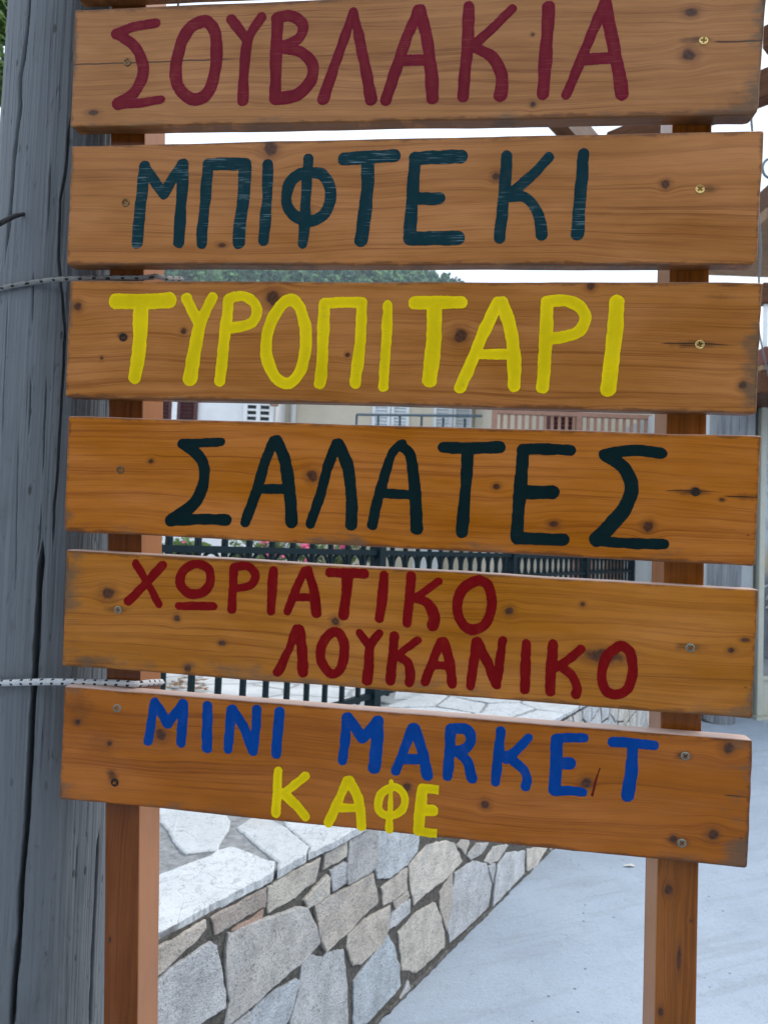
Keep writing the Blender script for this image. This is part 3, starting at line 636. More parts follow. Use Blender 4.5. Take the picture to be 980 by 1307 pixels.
t.bump(t.sub(t.add(t.mul(st, 0.5), t.add(t.mul(st2, 0.35), t.mul(bl, 0.8))), t.add(t.add(t.mul(chk, 1.2), pit), t.mul(dent, 0.8))), 0.55, 0.002)
t.fin(c, 0.62, 0.35)
pole = obj("wooden_pole", pydata("wooden_pole", V, Fs), t.m); smooth(pole)
tag(pole, "thick weathered grey wooden pole with long dark cracks, at the left of the sign", "pole")
# bent spike sticking out of the pole
bm = bmesh.new()
th_, z_ = pole_hit(31, 271); c_ = pole_c(z_); p0 = Vector((c_.x + pole_r(z_) * 0.96 * math.cos(th_), c_.y + pole_r(z_) * 0.96 * math.sin(th_), z_))
q1 = EYE + ray(20, 275.5) * 0.95; q2 = EYE + ray(8, 281) * 0.935; q3 = EYE + ray(-12, 292) * 0.92
tube(bm, [p0, q1, q2, q3], [0.0021, 0.0030, 0.0034, 0.003], 8)
spike = obj("spike", bm, simple("rusty_iron", (0.022, 0.020, 0.022), 0.6, 0.4, 90)); spike.parent = pole
# ------------------------------------------------------------------ ropes round the pole and the left post
def hull2(pts):
    pts = sorted(set(pts)); lo, up = [], []
    for seq, h in ((pts, lo), (pts[::-1], up)):
        for p in seq:
            while len(h) > 1 and (h[-1][0] - h[-2][0]) * (p[1] - h[-2][1]) - (h[-1][1] - h[-2][1]) * (p[0] - h[-2][0]) <= 0: h.pop()
            h.append(p)
    return lo[:-1] + up[:-1]
def rope_mat(name, base, fleck, pitch, fl):
    t = NT(name); u, v, _ = t.sep(t.n("TexCoord").outputs["UV"])
    jj = t.noise(t.xyz(t.mul(u, 40), t.mul(v, 2), 0.0), 1.0, 2); su = t.ma('FRACT', t.add(t.mul(u, 1.0 / pitch), t.mul(jj, 0.7))); sv = t.ma('FRACT', t.add(t.mul(v, 4.0), t.mul(u, 0.0)))
    fm = t.mul(t.ss(t.ma('ABSOLUTE', t.sub(su, 0.5)), fl, fl * 0.7), t.ss(t.ma('ABSOLUTE', t.sub(sv, 0.5)), 0.33, 0.26))
    w1 = t.ma('SINE', t.add(t.mul(u, 2100.0), t.mul(v, 6.2832 * 6))); w2 = t.ma('SINE', t.sub(t.mul(u, 2100.0), t.mul(v, 6.2832 * 6)))
    br = t.ma('MAXIMUM', w1, w2)
    n = t.noise(t.xyz(t.mul(u, 120), t.mul(v, 5), 0.0), 1.0, 3)
    c = t.mix(t.lin(n, 0.3, 0.7, 0, 0.6), base, tuple(b * 0.6 for b in base))
    c = t.mix(t.mul(t.ss(br, 0.2, -0.6), 0.5), c, tuple(b * 0.35 for b in base))
    c = t.mix(t.mul(fm, 0.95), c, fleck); t.bump(br, 0.5, 0.001)
    return t.fin(c, 0.85, 0.2)
def rope(zc, r, mat, label, trace):
    z = zc.z; c = pole_c(z); R = pole_r(z) + r * 1.02; pts = []
    for k in range(160): pts.append((c.x + R * math.cos(k * 6.2832 / 160), c.y + R * math.sin(k * 6.2832 / 160)))
    lz = (zc - SO).dot(SZ)
    for lx, ly in ((uv(141, 520)[0] - 0.003, THICK - r + 0.0005), (uv(183 if z > 1.5 else 178.5, 520)[0] + 0.001, THICK - r + 0.0005), (uv(183 if z > 1.5 else 178.5, 520)[0] + 0.004 + r, THICK + 0.010), (uv(183 if z > 1.5 else 178.5, 520)[0] + 0.004 + r, THICK + 0.06)):
        w = SO + SX * lx + SY * ly + SZ * lz; pts.append((w.x, w.y))
    h = hull2(pts); P = [Vector((a, b, 0)) for a, b in h]
    out = []
    for i, p in enumerate(P):
        q = P[(i + 1) % len(P)]; n = max(1, int((q - p).length / 0.004))
        out += [p.lerp(q, k / n) for k in range(n)]
    for p in out:
        p.z = z
        if p.y < c.y + 0.02:                          # the visible front run sags as in the photo
            v = p - EYE; k = FPX / v.dot(_f); px = 490 + v.dot(CR) * k
            p.z = at_y(px, float(np.interp(px, [a for a, b in trace], [b for a, b in trace])), p.y).z
    zs = [p.z for p in out]; n = len(out)
    for i, p in enumerate(out): p.z = sum(zs[(i + k) % n] for k in range(-6, 7)) / 13 + 0.0005 * noise.noise((p.x * 30, p.y * 30, z))
    bm = bmesh.new(); tube(bm, out, r, 12, uv=True, closed=True)
    o = obj("rope", bm, mat); tag(o, label, "rope", "ropes tying the sign to the pole")
rz1 = on_plane(150, 354.5, SO + SY * (THICK - 0.004), SY); rz2 = on_plane(150, 871.5, SO + SY * (THICK - 0.004), SY)
rope(rz1, 0.0033, rope_mat("grey_braided_cord", (0.30, 0.30, 0.29), (0.012, 0.012, 0.014), 0.019, 0.15), "thin grey flecked cord tied round the pole above the yellow lettered board", [(-40, 376), (0, 369), (31, 362.5), (61, 357.5), (90, 355.6), (140, 354.5), (200, 355.5)])
rope(rz2, 0.0042, rope_mat("white_braided_cord", (0.66, 0.68, 0.70), (0.010, 0.011, 0.016), 0.0145, 0.16), "white rope with dark flecks tied round the pole above the blue lettered board", [(-40, 873), (0, 872), (60, 870), (130, 871), (178, 872.5), (205, 870.5)])

# ------------------------------------------------------------------ ground
t = NT("pale_concrete"); o_ = t.obj()
n1 = t.noise(o_, 1.3, 5, 0.6); n2 = t.noise(o_, 9, 5, 0.65); n3 = t.noise(o_, 170, 3, 0.7)
sx_, sy_, sz_ = t.sep(o_)
trow = t.noise(t.xyz(t.add(t.mul(sx_, 6.0), t.mul(sy_, -14)), t.add(t.mul(sx_, 1.2), t.mul(sy_, 0.6)), 0.0), 1.0, 4, 0.6)
c = t.mix(t.ss(n1, 0.3, 0.7), (0.325, 0.385, 0.46), (0.395, 0.46, 0.54))
c = t.mix(t.mul(t.ss(n2, 0.48, 0.75), 0.4), c, (0.28, 0.315, 0.36))
c = t.mix(t.mul(t.ss(trow, 0.5, 0.66), 0.36), c, (0.27, 0.30, 0.34))
n4 = t.noise(o_, 55, 5, 0.75)
c = t.mix(t.mul(t.ss(n4, 0.53, 0.68), 0.35), c, (0.25, 0.275, 0.31)); c = t.mix(t.mul(t.ss(n4, 0.46, 0.34), 0.30), c, (0.48, 0.52, 0.56))
c = t.mix(t.mul(t.ss(n3, 0.56, 0.66), 0.38), c, (0.20, 0.22, 0.25))
pit = t.ss(t.vor(o_, 16.0), 0.10, 0.055); pit = t.mul(pit, t.ss(t.noise(o_, 5, 2), 0.47, 0.58)); pit = t.ma('MAXIMUM', pit, t.mul(t.ss(t.vor(o_, 70.0), 0.16, 0.08), t.mul(t.ss(n2, 0.5, 0.62), 0.7)))
c = t.mix(t.mul(pit, 0.75), c, (0.10, 0.11, 0.125))
t.bump(t.sub(t.add(t.add(t.mul(n3, 0.7), t.mul(n4, 1.2)), t.add(n2, trow)), t.mul(pit, 1.5)), 0.75, 0.005); t.fin(c, 0.85, 0.25)
bm = bmesh.new()
for co in ((-640, -40, 0), (640, -40, 0), (640, 690, 0), (-640, 690, 0)): bm.verts.new(co)
bm.faces.new(bm.verts[:]); tag(obj("ground", bm, t.m), kind="structure", label="pale blue grey concrete ground of the lane")

# ------------------------------------------------------------------ retaining wall with stone facing and white coping
WD = ray(1072, 717); WD.z = 0; WD.normalize()
WN = Vector((WD.y, -WD.x, 0))                        # out of the wall, towards the lane
WO = on_ground(557, 1230)
CAPZ = 0.66
def wall_sh(px, py):
    p = on_plane(px, py, WO, WN) - WO
    return Vector((p.dot(WD), p.z))
def cap_st(px, py, z=CAPZ):
    p = on_ground(px, py, z) - WO
    return Vector((p.dot(WD), -p.dot(WN)))           # along the wall, back from its face
WM = Matrix.Translation(WO) @ Matrix((WD, -WN, Vector((0, 0, 1)))).transposed().to_4x4()   # local: x along, y into the wall, z up
wall = empty("stone_wall", "low retaining wall of irregular pale stones under white flagstone coping", "wall", mat=WM)
S0, S1 = -3.2, 5.4
zw = lambda o, s, pts: [(o[0] + x / s, o[1] + y / s) for x, y in pts]
WA, WB, WC, WDp, Z7 = (190, 1020), (190, 1160), (400, 1050), (400, 1160), (0, 960)
STONES = [
 zw(WB, 3.769, [(-170, 240), (25, 145), (110, 105), (230, 70), (262, 62), (262, 90), (215, 145), (140, 210), (85, 270), (25, 320), (-160, 420)]),
 [(271, 1163), (300, 1146), (337, 1129), (336, 1155), (305, 1172), (274, 1190)], [(298, 1186), (316, 1177), (334, 1162), (333, 1170), (312, 1184)],
 zw(WB, 3.769, [(375, 125), (520, 60), (700, 0), (745, 0), (790, 90), (803, 160), (740, 230), (640, 320), (500, 450), (380, 550), (365, 545), (385, 440), (370, 300), (365, 200)]),
 zw(WB, 3.769, [(290, 160), (310, 180), (340, 300), (355, 420), (360, 460), (240, 540), (190, 590), (20, 690), (-80, 640), (-60, 440), (25, 360), (100, 290), (200, 220)]),
 zw(WB, 3.769, [(735, 265), (770, 220), (830, 240), (850, 215), (925, 205), (940, 280), (945, 450), (950, 640), (840, 760), (700, 690), (680, 530), (715, 420)]),
 zw(WB, 3.769, [(495, 490), (600, 400), (700, 340), (712, 350), (685, 480), (650, 540), (560, 620), (500, 640)]),
 zw(WB, 3.769, [(390, 570), (470, 500), (485, 530), (482, 650), (400, 720), (300, 700), (250, 640)]),
 zw(WA, 3.769, [(570, 395), (680, 340), (810, 290), (790, 390), (640, 500), (570, 535)]),
 zw(WA, 3.769, [(840, 250), (945, 190), (945, 260), (905, 290), (835, 325)]), zw(WA, 3.769, [(870, 345), (935, 305), (942, 310), (940, 400), (885, 435)]),
 zw(WA, 3.769, [(745, 480), (850, 370), (860, 380), (855, 450), (760, 520)]),
 [(400.5, 1156), (474, 1115.6), (480, 1149), (444, 1184), (413, 1212), (405, 1195)],
 zw(WC, 3.0625, [(135, 65), (165, 20), (240, -20), (245, 50), (245, 160), (215, 190), (130, 235), (125, 200)]),
 zw(WC, 3.0625, [(255, -20), (400, -60), (410, 40), (400, 110), (360, 160), (300, 205), (245, 215), (240, 170)]),
 zw(WC, 3.0625, [(370, 165), (440, 90), (510, 75), (545, 85), (575, 150), (520, 210), (450, 260), (390, 315), (375, 240)]),
 zw(WC, 3.0625, [(265, 255), (350, 185), (360, 180), (360, 260), (320, 290), (270, 320)]), zw(WC, 3.0625, [(310, 315), (365, 270), (370, 285), (340, 320), (315, 330)]),
 zw(WC, 3.0625, [(300, 360), (330, 330), (370, 305), (370, 345), (320, 395), (290, 410)]), zw(WC, 3.0625, [(130, 440), (185, 385), (290, 330), (290, 400), (265, 470), (180, 545), (150, 550), (125, 480)]),
 zw(WDp, 3.769, [(190, 350), (240, 280), (350, 130), (375, 180), (405, 280), (410, 370), (330, 460), (255, 540), (190, 600)]),
 zw(WC, 3.0625, [(330, 430), (400, 350), (470, 315), (490, 370), (505, 430), (505, 480), (440, 545), (400, 580), (345, 570)]),
 zw(WC, 3.0625, [(490, 270), (535, 205), (540, 300), (515, 410), (490, 330)]), zw(WC, 3.0625, [(548, 200), (620, 150), (670, 165), (690, 240), (680, 325), (620, 385), (530, 465), (522, 410)]),
 zw(WC, 3.0625, [(560, 85), (600, 45), (605, 80), (590, 120)]), zw(WC, 3.0625, [(600, 130), (630, 85), (675, 80), (650, 115), (612, 140)]), zw(WC, 3.0625, [(668, 148), (700, 95), (755, 90), (720, 140), (690, 158)]),
 zw(WC, 3.0625, [(680, 170), (703, 162), (695, 230)]), zw(WC, 3.0625, [(716, 168), (750, 122), (822, 112), (818, 195), (760, 255), (698, 322), (702, 260)]), zw(WC, 3.0625, [(830, 105), (905, 95), (868, 165), (832, 188)]),
]
STONES = [[wall_sh(*p) for p in s] for s in STONES]
def clip_poly(poly, a, b):                            # keep the side of the points nearer to a than to b
    m = (a + b) / 2; d = b - a; out = []
    for i, p in enumerate(poly):
        q = poly[(i + 1) % len(poly)]; fp, fq = (p - m).dot(d), (q - m).dot(d)
        if fp <= 0: out.append(p)
        if (fp <= 0) != (fq <= 0): out.append(p + (q - p) * (fp / (fp - fq)))
    return out
def voronoi(sites, rect, sx=1.0):
    sites = [Vector((a.x * sx, a.y)) for a in sites]; res = []
    for i, a in enumerate(sites):
        poly = [Vector((rect[0] * sx, rect[2])), Vector((rect[1] * sx, rect[2])), Vector((rect[1] * sx, rect[3])), Vector((rect[0] * sx, rect[3]))]
        for j, b in enumerate(sites):
            if j != i and (a - b).length < 1.6: poly = clip_poly(poly, a, b)
            if len(poly) < 3: break
        if len(poly) >= 3: res.append([Vector((p.x / sx, p.y)) for p in poly])
    return res
def shrink(poly, d):
    c = sum(poly, Vector((0, 0))) / len(poly); out = []; n = len(poly)
    area = sum(poly[i].x * poly[(i + 1) % n].y - poly[(i + 1) % n].x * poly[i].y for i in range(n))
    sg = 1 if area > 0 else -1
    for i in range(n):
        e1 = (poly[i] - poly[i - 1]); e2 = (poly[(i + 1) % n] - poly[i])
        if e1.length < 1e-6 or e2.length < 1e-6: out.append(poly[i].copy()); continue
        e1.normalize(); e2.normalize()
        n1 = Vector((-e1.y, e1.x)) * sg; n2 = Vector((-e2.y, e2.x)) * sg
        m = (n1 + n2)
        if m.length < 1e-4: out.append(poly[i].copy()); continue
        m.normalize(); k = d / max(0.45, m.dot(n1)); out.append(poly[i] + m * k)
    return out
def roughen(poly, step, amp, seed):
    out = []; n = len(poly)
    for i in range(n):
        p, q = poly[i], poly[(i + 1) % n]; L = (q - p).length; k = max(1, int(L / step))
        for j in range(k):
            w = p.lerp(q, j / k)
            out.append(w + Vector((noise.noise((w.x * 28, w.y * 28, seed)), noise.noise((w.x * 28, w.y * 28, seed + 9)))) * amp + Vector((noise.noise((w.x * 90, w.y * 90, seed)), noise.noise((w.x * 90, w.y * 90, seed + 9)))) * amp * 0.6)
    return out
def pad(bm, poly, lay, tint, f3, proud, edge, seed, side):
    """one stone: outline -> chamfered slab; f3 turns (s, t, height) into a point"""
    n = len(poly); inner = shrink(poly, edge)
    tilt = Vector((random.uniform(-.03, .03), random.uniform(-.03, .03))); c = sum(poly, Vector((0, 0))) / n
    hh = lambda p, h: h + (p - c).dot(tilt) * 0.6 + noise.noise((p.x * 20, p.y * 20, seed)) * 0.0022
    rings = [[bm.verts.new(f3(p.x, p.y, -side)) for p in poly], [bm.verts.new(f3(p.x, p.y, hh(p, proud - edge * 0.55))) for p in poly], [bm.verts.new(f3(p.x, p.y, hh(p, proud))) for p in inner]]
    fs = []
    for a, b in zip(rings[:-1], rings[1:]):
        for k in range(n): fs.append(bm.faces.new((a[k], a[(k + 1) % n], b[(k + 1) % n], b[k])))
    fs.append(bm.faces.new(rings[2]))
    for f in fs:
        for lo in f.loops: lo[lay] = tint
    return fs
def inside(p, poly):
    r = False; n = len(poly)
    for i in range(n):
        a, b = poly[i], poly[i - 1]
        if (a.y > p.y) != (b.y > p.y) and p.x < (b.x - a.x) * (p.y - a.y) / (b.y - a.y) + a.x: r = not r
    return r
random.seed(12)
TINTS = [(0.46, 0.43, 0.385), (0.43, 0.42, 0.40), (0.41, 0.42, 0.43), (0.48, 0.445, 0.39), (0.39, 0.40, 0.41), (0.44, 0.42, 0.395), (0.41, 0.37, 0.325)]
FORCE = {6: (0.37, 0.405, 0.44), 14: (0.42, 0.45, 0.47), 20: (0.38, 0.42, 0.455), 13: (0.37, 0.365, 0.36), 1: (0.35, 0.30, 0.265), 2: (0.38, 0.26, 0.20), 28: (0.43, 0.445, 0.455), 3: (0.45, 0.44, 0.42)}
bm = bmesh.new(); lay = bm.loops.layers.float_color.new("tint")
f3 = lambda s, h, o: (s, -o, h)
allp = list(STONES)
# fill the rest of the face
bs = min(p.x for s in STONES for p in s); be = max(p.x for s in STONES for p in s)
sites = []
for k in range(4000):
    p = Vector((random.uniform(S0, S1), random.uniform(0.0, CAPZ - 0.03)))
    if all(((p.x - q.x) ** 2 * 0.8 + (p.y - q.y) ** 2) > random.uniform(0.085, 0.155) ** 2 for q in sites) and not any(inside(p, s) for s in STONES): sites.append(p)
for s in STONES: sites += s                           # traced corners repel the filler cells
fill = []
for cell in voronoi(sites, (S0, S1, 0.0, CAPZ - 0.035)):
    c = sum(cell, Vector((0, 0))) / len(cell)
    if bs - 0.02 < c.x < be - 0.05 and any(inside(c, s) or min((c - p).length for p in s) < 0.045 for s in STONES): continue
    if any(inside(p, s) for s in STONES for p in cell): continue
    if any(inside(p, cell) for s in STONES for p in s): continue
    fill.append(shrink(cell, 0.007))
for idx, poly in enumerate(allp + fill):
    if len(poly) < 3: continue
    tr = idx < len(allp)
    poly = [Vector((p.x, min(max(p.y, 0.004), CAPZ - 0.034))) for p in poly]
    poly = roughen(poly, 0.010, 0.0045 if tr else 0.005, idx * 1.7)
    tc = FORCE.get(idx) or random.choice(TINTS); k = random.uniform(1.65, 1.95)
    if tr: poly = shrink(poly, -0.0045)
    pad(bm, poly, lay, (tc[0] * k, tc[1] * k, tc[2] * k, 1), f3, random.uniform(0.005, 0.010), 0.0028, idx, 0.006)
bmesh.ops.recalc_face_normals(bm, faces=bm.faces[:])
t = NT("rubble_stone"); o_ = t.obj(); tn = t.n("Attribute", attribute_name="tint").outputs["Color"]
n1 = t.noise(o_, 11, 5, 0.65); n2 = t.noise(o_, 75, 5, 0.75); n3 = t.noise(o_, 150, 5, 0.8); n4 = t.noise(o_, 5, 3, 0.6)
n5 = t.noise(t.vmul(o_, (26, 26, 85)), 1.0, 4, 0.7, 0.6)
hs = t.n("HueSaturation"); t.put(hs.inputs["Color"], tn); t.put(hs.inputs["Value"], t.lin(n1, 0.25, 0.75, 0.66, 1.40)); c = hs.outputs[0]
c = t.mix(t.mul(t.ss(n5, 0.54, 0.68), 0.34), c, (0.26, 0.25, 0.24)); c = t.mix(t.mul(t.ss(n5, 0.46, 0.34), 0.30), c, (0.72, 0.72, 0.70))
c = t.mix(t.mul(t.ss(n4, 0.52, 0.68), 0.28), c, (0.50, 0.53, 0.56)); c = t.mix(t.mul(t.ss(n1, 0.56, 0.74), 0.32), c, (0.52, 0.51, 0.48))
c = t.mix(t.mul(t.ss(n4, 0.40, 0.28), 0.35), c, (0.33, 0.27, 0.21))
c = t.mix(t.mul(t.ss(n2, 0.55, 0.64), 0.40), c, (0.24, 0.235, 0.23)); c = t.mix(t.mul(t.ss(n3, 0.56, 0.61), 0.62), c, (0.17, 0.168, 0.16))
c = t.mix(t.mul(t.ss(n3, 0.46, 0.38), 0.45), c, (0.68, 0.68, 0.67))
t.bump(t.add(t.add(t.add(t.mul(n2, 0.9), n1), t.mul(n3, 0.6)), t.mul(n5, 0.8)), 1.0, 0.012); t.fin(c, 0.9, 0.25)
stone_mat = t.m
obj("stone_facing", bm, stone_mat, wall)
t = NT("dark_mortar"); o_ = t.obj(); n1 = t.noise(o_, 60, 5, 0.75); n2 = t.noise(o_, 260, 3, 0.7); n3 = t.noise(o_, 6, 3)
c = t.mix(t.ss(n1, 0.35, 0.65), (0.065, 0.060, 0.054), (0.17, 0.158, 0.142)); c = t.mix(t.mul(t.ss(n2, 0.52, 0.68), 0.6), c, (0.30, 0.28, 0.25)); c = t.mix(t.mul(t.ss(n3, 0.5, 0.7), 0.4), c, (0.085, 0.080, 0.068))
t.bump(t.add(n1, t.mul(n2, 0.6)), 0.9, 0.008); t.fin(c, 0.95, 0.15)
bm = bmesh.new()
box2(bm, (S0, 0.0, -0.05), (S1, 0.78, CAPZ - 0.020)); obj("mortar_core", bm, t.m, wall)
# ragged skirt of mortar and grit where the wall meets the lane
bm = bmesh.new(); rows = []; NS = 520
for i in range(NS + 1):
    s_ = S0 + (S1 - S0) * i / NS; w = 0.008 + 0.007 * noise.noise((s_ * 9, 0, 2)) + 0.008 * noise.noise((s_ * 31, 0, 5)); h = 0.012 + 0.010 * noise.noise((s_ * 14, 3, 2)) + 0.012 * noise.noise((s_ * 45, 3, 2))
    rows.append([bm.verts.new((s_, 0.002, h)), bm.verts.new((s_, -0.006 - w * 0.3, h * 0.75)), bm.verts.new((s_, -w * 0.75, h * 0.32)), bm.verts.new((s_, -w, -0.004))])
for i in range(NS):
    for k in range(3): bm.faces.new((rows[i][k], rows[i][k + 1], rows[i + 1][k + 1], rows[i + 1][k]))
smooth(obj("mortar_skirt", bm, simple("gritty_grey_mortar", (0.13, 0.125, 0.115), 0.95, 0.55, 45, 1.0), wall))
# coping flagstones, traced near the front edge and broken into random slabs behind
CAPS = [zw(WA, 3.769, [(-300, 520), (-180, 440), (25, 372), (200, 305), (300, 272), (330, 250), (405, 230), (470, 255), (606, 308), (598, 352), (420, 440), (300, 500), (200, 555), (25, 640), (-200, 760)]),
        zw(WA, 3.769, [(420, 132), (620, 302), (622, 340), (760, 262), (770, 225), (655, 130), (600, 95), (500, 80)]),
        zw(WA, 3.769, [(660, 128), (775, 222), (768, 255), (900, 195), (1020, 130), (1140, 60), (1080, 20), (900, 30), (740, 60), (640, 90)]),
        zw(WA, 3.769, [(35, 60), (60, 110), (95, 150), (130, 220), (180, 260), (330, 245), (345, 205), (390, 140), (395, 100), (320, 20), (180, -10), (70, 10)]),
        zw(WA, 3.769, [(-200, 250), (20, 190), (45, 290), (48, 345), (25, 358), (-180, 425)])]
CAPS = [[cap_st(*p) for p in s] for s in CAPS]
CAPS = [[Vector((p.x, max(-0.022, p.y))) for p in s] for s in CAPS]
random.seed(5); sites = []
DEEP = 0.80
for k in range(3000):
    p = Vector((random.uniform(S0, S1), random.uniform(0.0, DEEP)))
    if all((p - q).length > random.uniform(0.20, 0.30) for q in sites) and not any(inside(p, s) for s in CAPS): sites.append(p)
for s in CAPS: sites += s
flags = []
for cell in voronoi(sites, (S0, S1, -0.022, DEEP)):
    c = sum(cell, Vector((0, 0))) / len(cell)
    if any(inside(c, s) or min((c - p).length for p in s) < 0.06 for s in CAPS): continue
    if any(inside(p, s) for s in CAPS for p in cell): continue
    flags.append(shrink(cell, 0.009))
bm = bmesh.new(); lay = bm.loops.layers.float_color.new("tint")
f3c = lambda s, d, o: (s, d, CAPZ + o)
for idx, poly in enumerate(CAPS + flags):
    if len(poly) < 3: continue
    poly = roughen(poly, 0.009, 0.0045, idx * 2.3 + 40); k = random.uniform(0.92, 1.05)
    pad(bm, poly, lay, (0.54 * k, 0.565 * k, 0.58 * k, 1), f3c, 0.0, 0.005, idx, 0.022)
bmesh.ops.recalc_face_normals(bm, faces=bm.faces[:])
t = NT("white_flagstone"); o_ = t.obj(); tn = t.n("Attribute", attribute_name="tint").outputs["Color"]
n1 = t.noise(o_, 9, 5, 0.65); n2 = t.noise(o_, 60, 5, 0.7); n3 = t.noise(o_, 280, 3, 0.7)
hs = t.n("HueSaturation"); t.put(hs.inputs["Color"], tn); t.put(hs.inputs["Value"], t.lin(n1, 0.25, 0.75, 0.86, 1.12)); c = hs.outputs[0]
c = t.mix(t.mul(t.ss(n2, 0.54, 0.62), 0.50), c, (0.33, 0.35, 0.37)); c = t.mix(t.mul(t.ss(n3, 0.56, 0.62), 0.6), c, (0.22, 0.23, 0.235))
vn = t.noise(o_, 6.5, 4, 0.6, 1.2); c = t.mix(t.mul(t.ss(t.ma('ABSOLUTE', t.sub(vn, 0.5)), 0.014, 0.003), 0.6), c, (0.24, 0.25, 0.26))
c = t.mix(t.mul(t.ss(t.noise(o_, 3.0, 3), 0.56, 0.7), 0.35), c, (0.46, 0.42, 0.37))
t.bump(t.add(t.mul(n2, 0.8), n1), 0.6, 0.004); t.fin(c, 0.8, 0.3); flag_mat = t.m
obj("coping", bm, flag_mat, wall)
bm = bmesh.new(); box2(bm, (S0, 0.004, CAPZ - 0.019), (S1, DEEP - 0.01, CAPZ - 0.007))
obj("coping_mortar", bm, simple("grey_mortar", (0.27, 0.275, 0.28), 0.95, 0.35, 40, 0.8), wall)

# paved terrace behind the fence: one sheet of crazy paving
t = NT("terrace_paving_stone"); o_ = t.obj()
dn = t.n("TexNoise"); t.put(dn.inputs["Vector"], o_); dn.inputs["Scale"].default_value = 4
vv = t.n("VectorMath", operation='ADD'); t.put(vv.inputs[0], o_); sc_ = t.n("VectorMath", operation='SCALE'); t.t.links.new(dn.outputs["Color"], sc_.inputs[0]); sc_.inputs["Scale"].default_value = 0.12; t.t.links.new(sc_.outputs[0], vv.inputs[1])
ed = t.vor(vv.outputs[0], 2.6, 'DISTANCE_TO_EDGE'); j = t.ss(ed, 0.045, 0.02)
n1 = t.noise(o_, 5, 5, 0.6); n2 = t.noise(o_, 60, 4, 0.7)
c = t.mix(t.ss(n1, 0.3, 0.7), (0.42, 0.43, 0.44), (0.58, 0.59, 0.59)); c = t.mix(t.mul(t.ss(n2, 0.5, 0.7), 0.4), c, (0.35, 0.34, 0.32)); c = t.mix(t.mul(j, 0.8), c, (0.25, 0.25, 0.25))
t.bump(t.sub(n2, j), 0.5, 0.006); t.fin(c, 0.85, 0.25)
bm = bmesh.new()
a = WO + WD * S0 - WN * DEEP; b = WO + WD * S1 - WN * DEEP; b2 = WO + WD * S1
for p in (a, b, b2, b2 + WD * 34 , a + WD * 40 - WN * 40, a - WN * 30 - WD * 4): bm.verts.new((p.x, p.y, CAPZ - 0.014))
bm.faces.new(bm.verts[:]); bmesh.ops.recalc_face_normals(bm, faces=bm.faces[:])
e = bmesh.ops.extrude_face_region(bm, geom=bm.faces[:]); bmesh.ops.translate(bm, verts=[v for v in e['geom'] if isinstance(v, bmesh.types.BMVert)], vec=(0, 0, -CAPZ - 0.02))
bmesh.ops.recalc_face_normals(bm, faces=bm.faces[:])
tag(obj("terrace", bm, t.m), kind="structure", label="raised terrace of pale crazy paving behind the wall")

# ------------------------------------------------------------------ metal fence on the wall
fm = simple("dark_green_fence_paint", (0.003, 0.013, 0.018), 0.45, 0.2, 30, spec=0.15)
fence = empty("metal_fence", "dark green metal fence with a row of rings under its rail, standing on the wall", "fence")
fp0 = on_ground(475, 906, CAPZ); fp1 = on_ground(662, 853, CAPZ)
fd = (fp1 - fp0); FT = WD * 1.0; span = fd.length
fp0 = Vector((fp0.x, fp0.y, CAPZ)); zrail = 1.5 - 0.030
fa = math.atan2(FT.y, FT.x)
FMx = lambda p: Matrix.Translation(p) @ Matrix.Rotation(fa, 4, 'Z')
RH = 0.15; NB = 13
def ring_mesh(w, h, r):
    bm = bmesh.new(); tube(bm, [(w * math.cos(k * 6.2832 / 28), 0, h * math.sin(k * 6.2832 / 28)) for k in range(28)], r, 6, closed=True)
    me = bpy.data.meshes.new("ring"); bm.to_mesh(me); bm.free(); me.materials.append(fm); return me
step = span / NB
rme = ring_mesh(step / 2 - 0.016, RH / 2 - 0.008, 0.008)
def bar_mesh(w, h):
    bm = bmesh.new(); box(bm, (0, 0, h / 2), (w, w, h)); bmesh.ops.bevel(bm, geom=bm.edges[:], offset=0.002, segments=1, affect='EDGES')
    me = bpy.data.meshes.new("bar"); bm.to_mesh(me); bm.free(); me.materials.append(fm); return me
TOPX = 0.13
bme = bar_mesh(0.021, zrail - CAPZ - 0.05 + TOPX); bme2 = bar_mesh(0.021, zrail - CAPZ - RH - 0.05)
pme = bar_mesh(0.062, zrail - CAPZ + TOPX + 0.02)
nbar = 0
for s in range(-1, 4):
    p = fp0 + FT * (span * s)
    for me, nm in ((pme, "fence_post"),):
        o = obj(nm, me, None, fence, p + Vector((0, 0, -0.01))); o.rotation_euler.z = fa
    if s == 3: break
    for zz, hgt, nm in ((zrail - 0.013, 0.026, "top_rail"), (zrail - RH - 0.013, 0.022, "ring_rail"), (CAPZ + 0.075, 0.026, "bottom_rail"), (zrail + TOPX - 0.03, 0.024, "cap_rail")):
        bm = bmesh.new(); box(bm, (span / 2, 0, 0), (span - 0.062, 0.030, hgt))
        o = obj(nm, bm, fm, fence, p + Vector((0, 0, zz - CAPZ))); o.rotation_euler.z = fa
    for k in range(1, NB):
        q = p + FT * (step * k)
        o = obj("bar", bme, None, fence, q + Vector((0, 0, 0.05))); o.rotation_euler.z = fa
    for k in range(NB):
        q = p + FT * (step * (k + 0.5))
        o = obj("ring", rme, None, fence, q + Vector((0, 0, zrail - CAPZ - 0.013 - RH / 2 - 0.002))); o.rotation_euler.z = fa

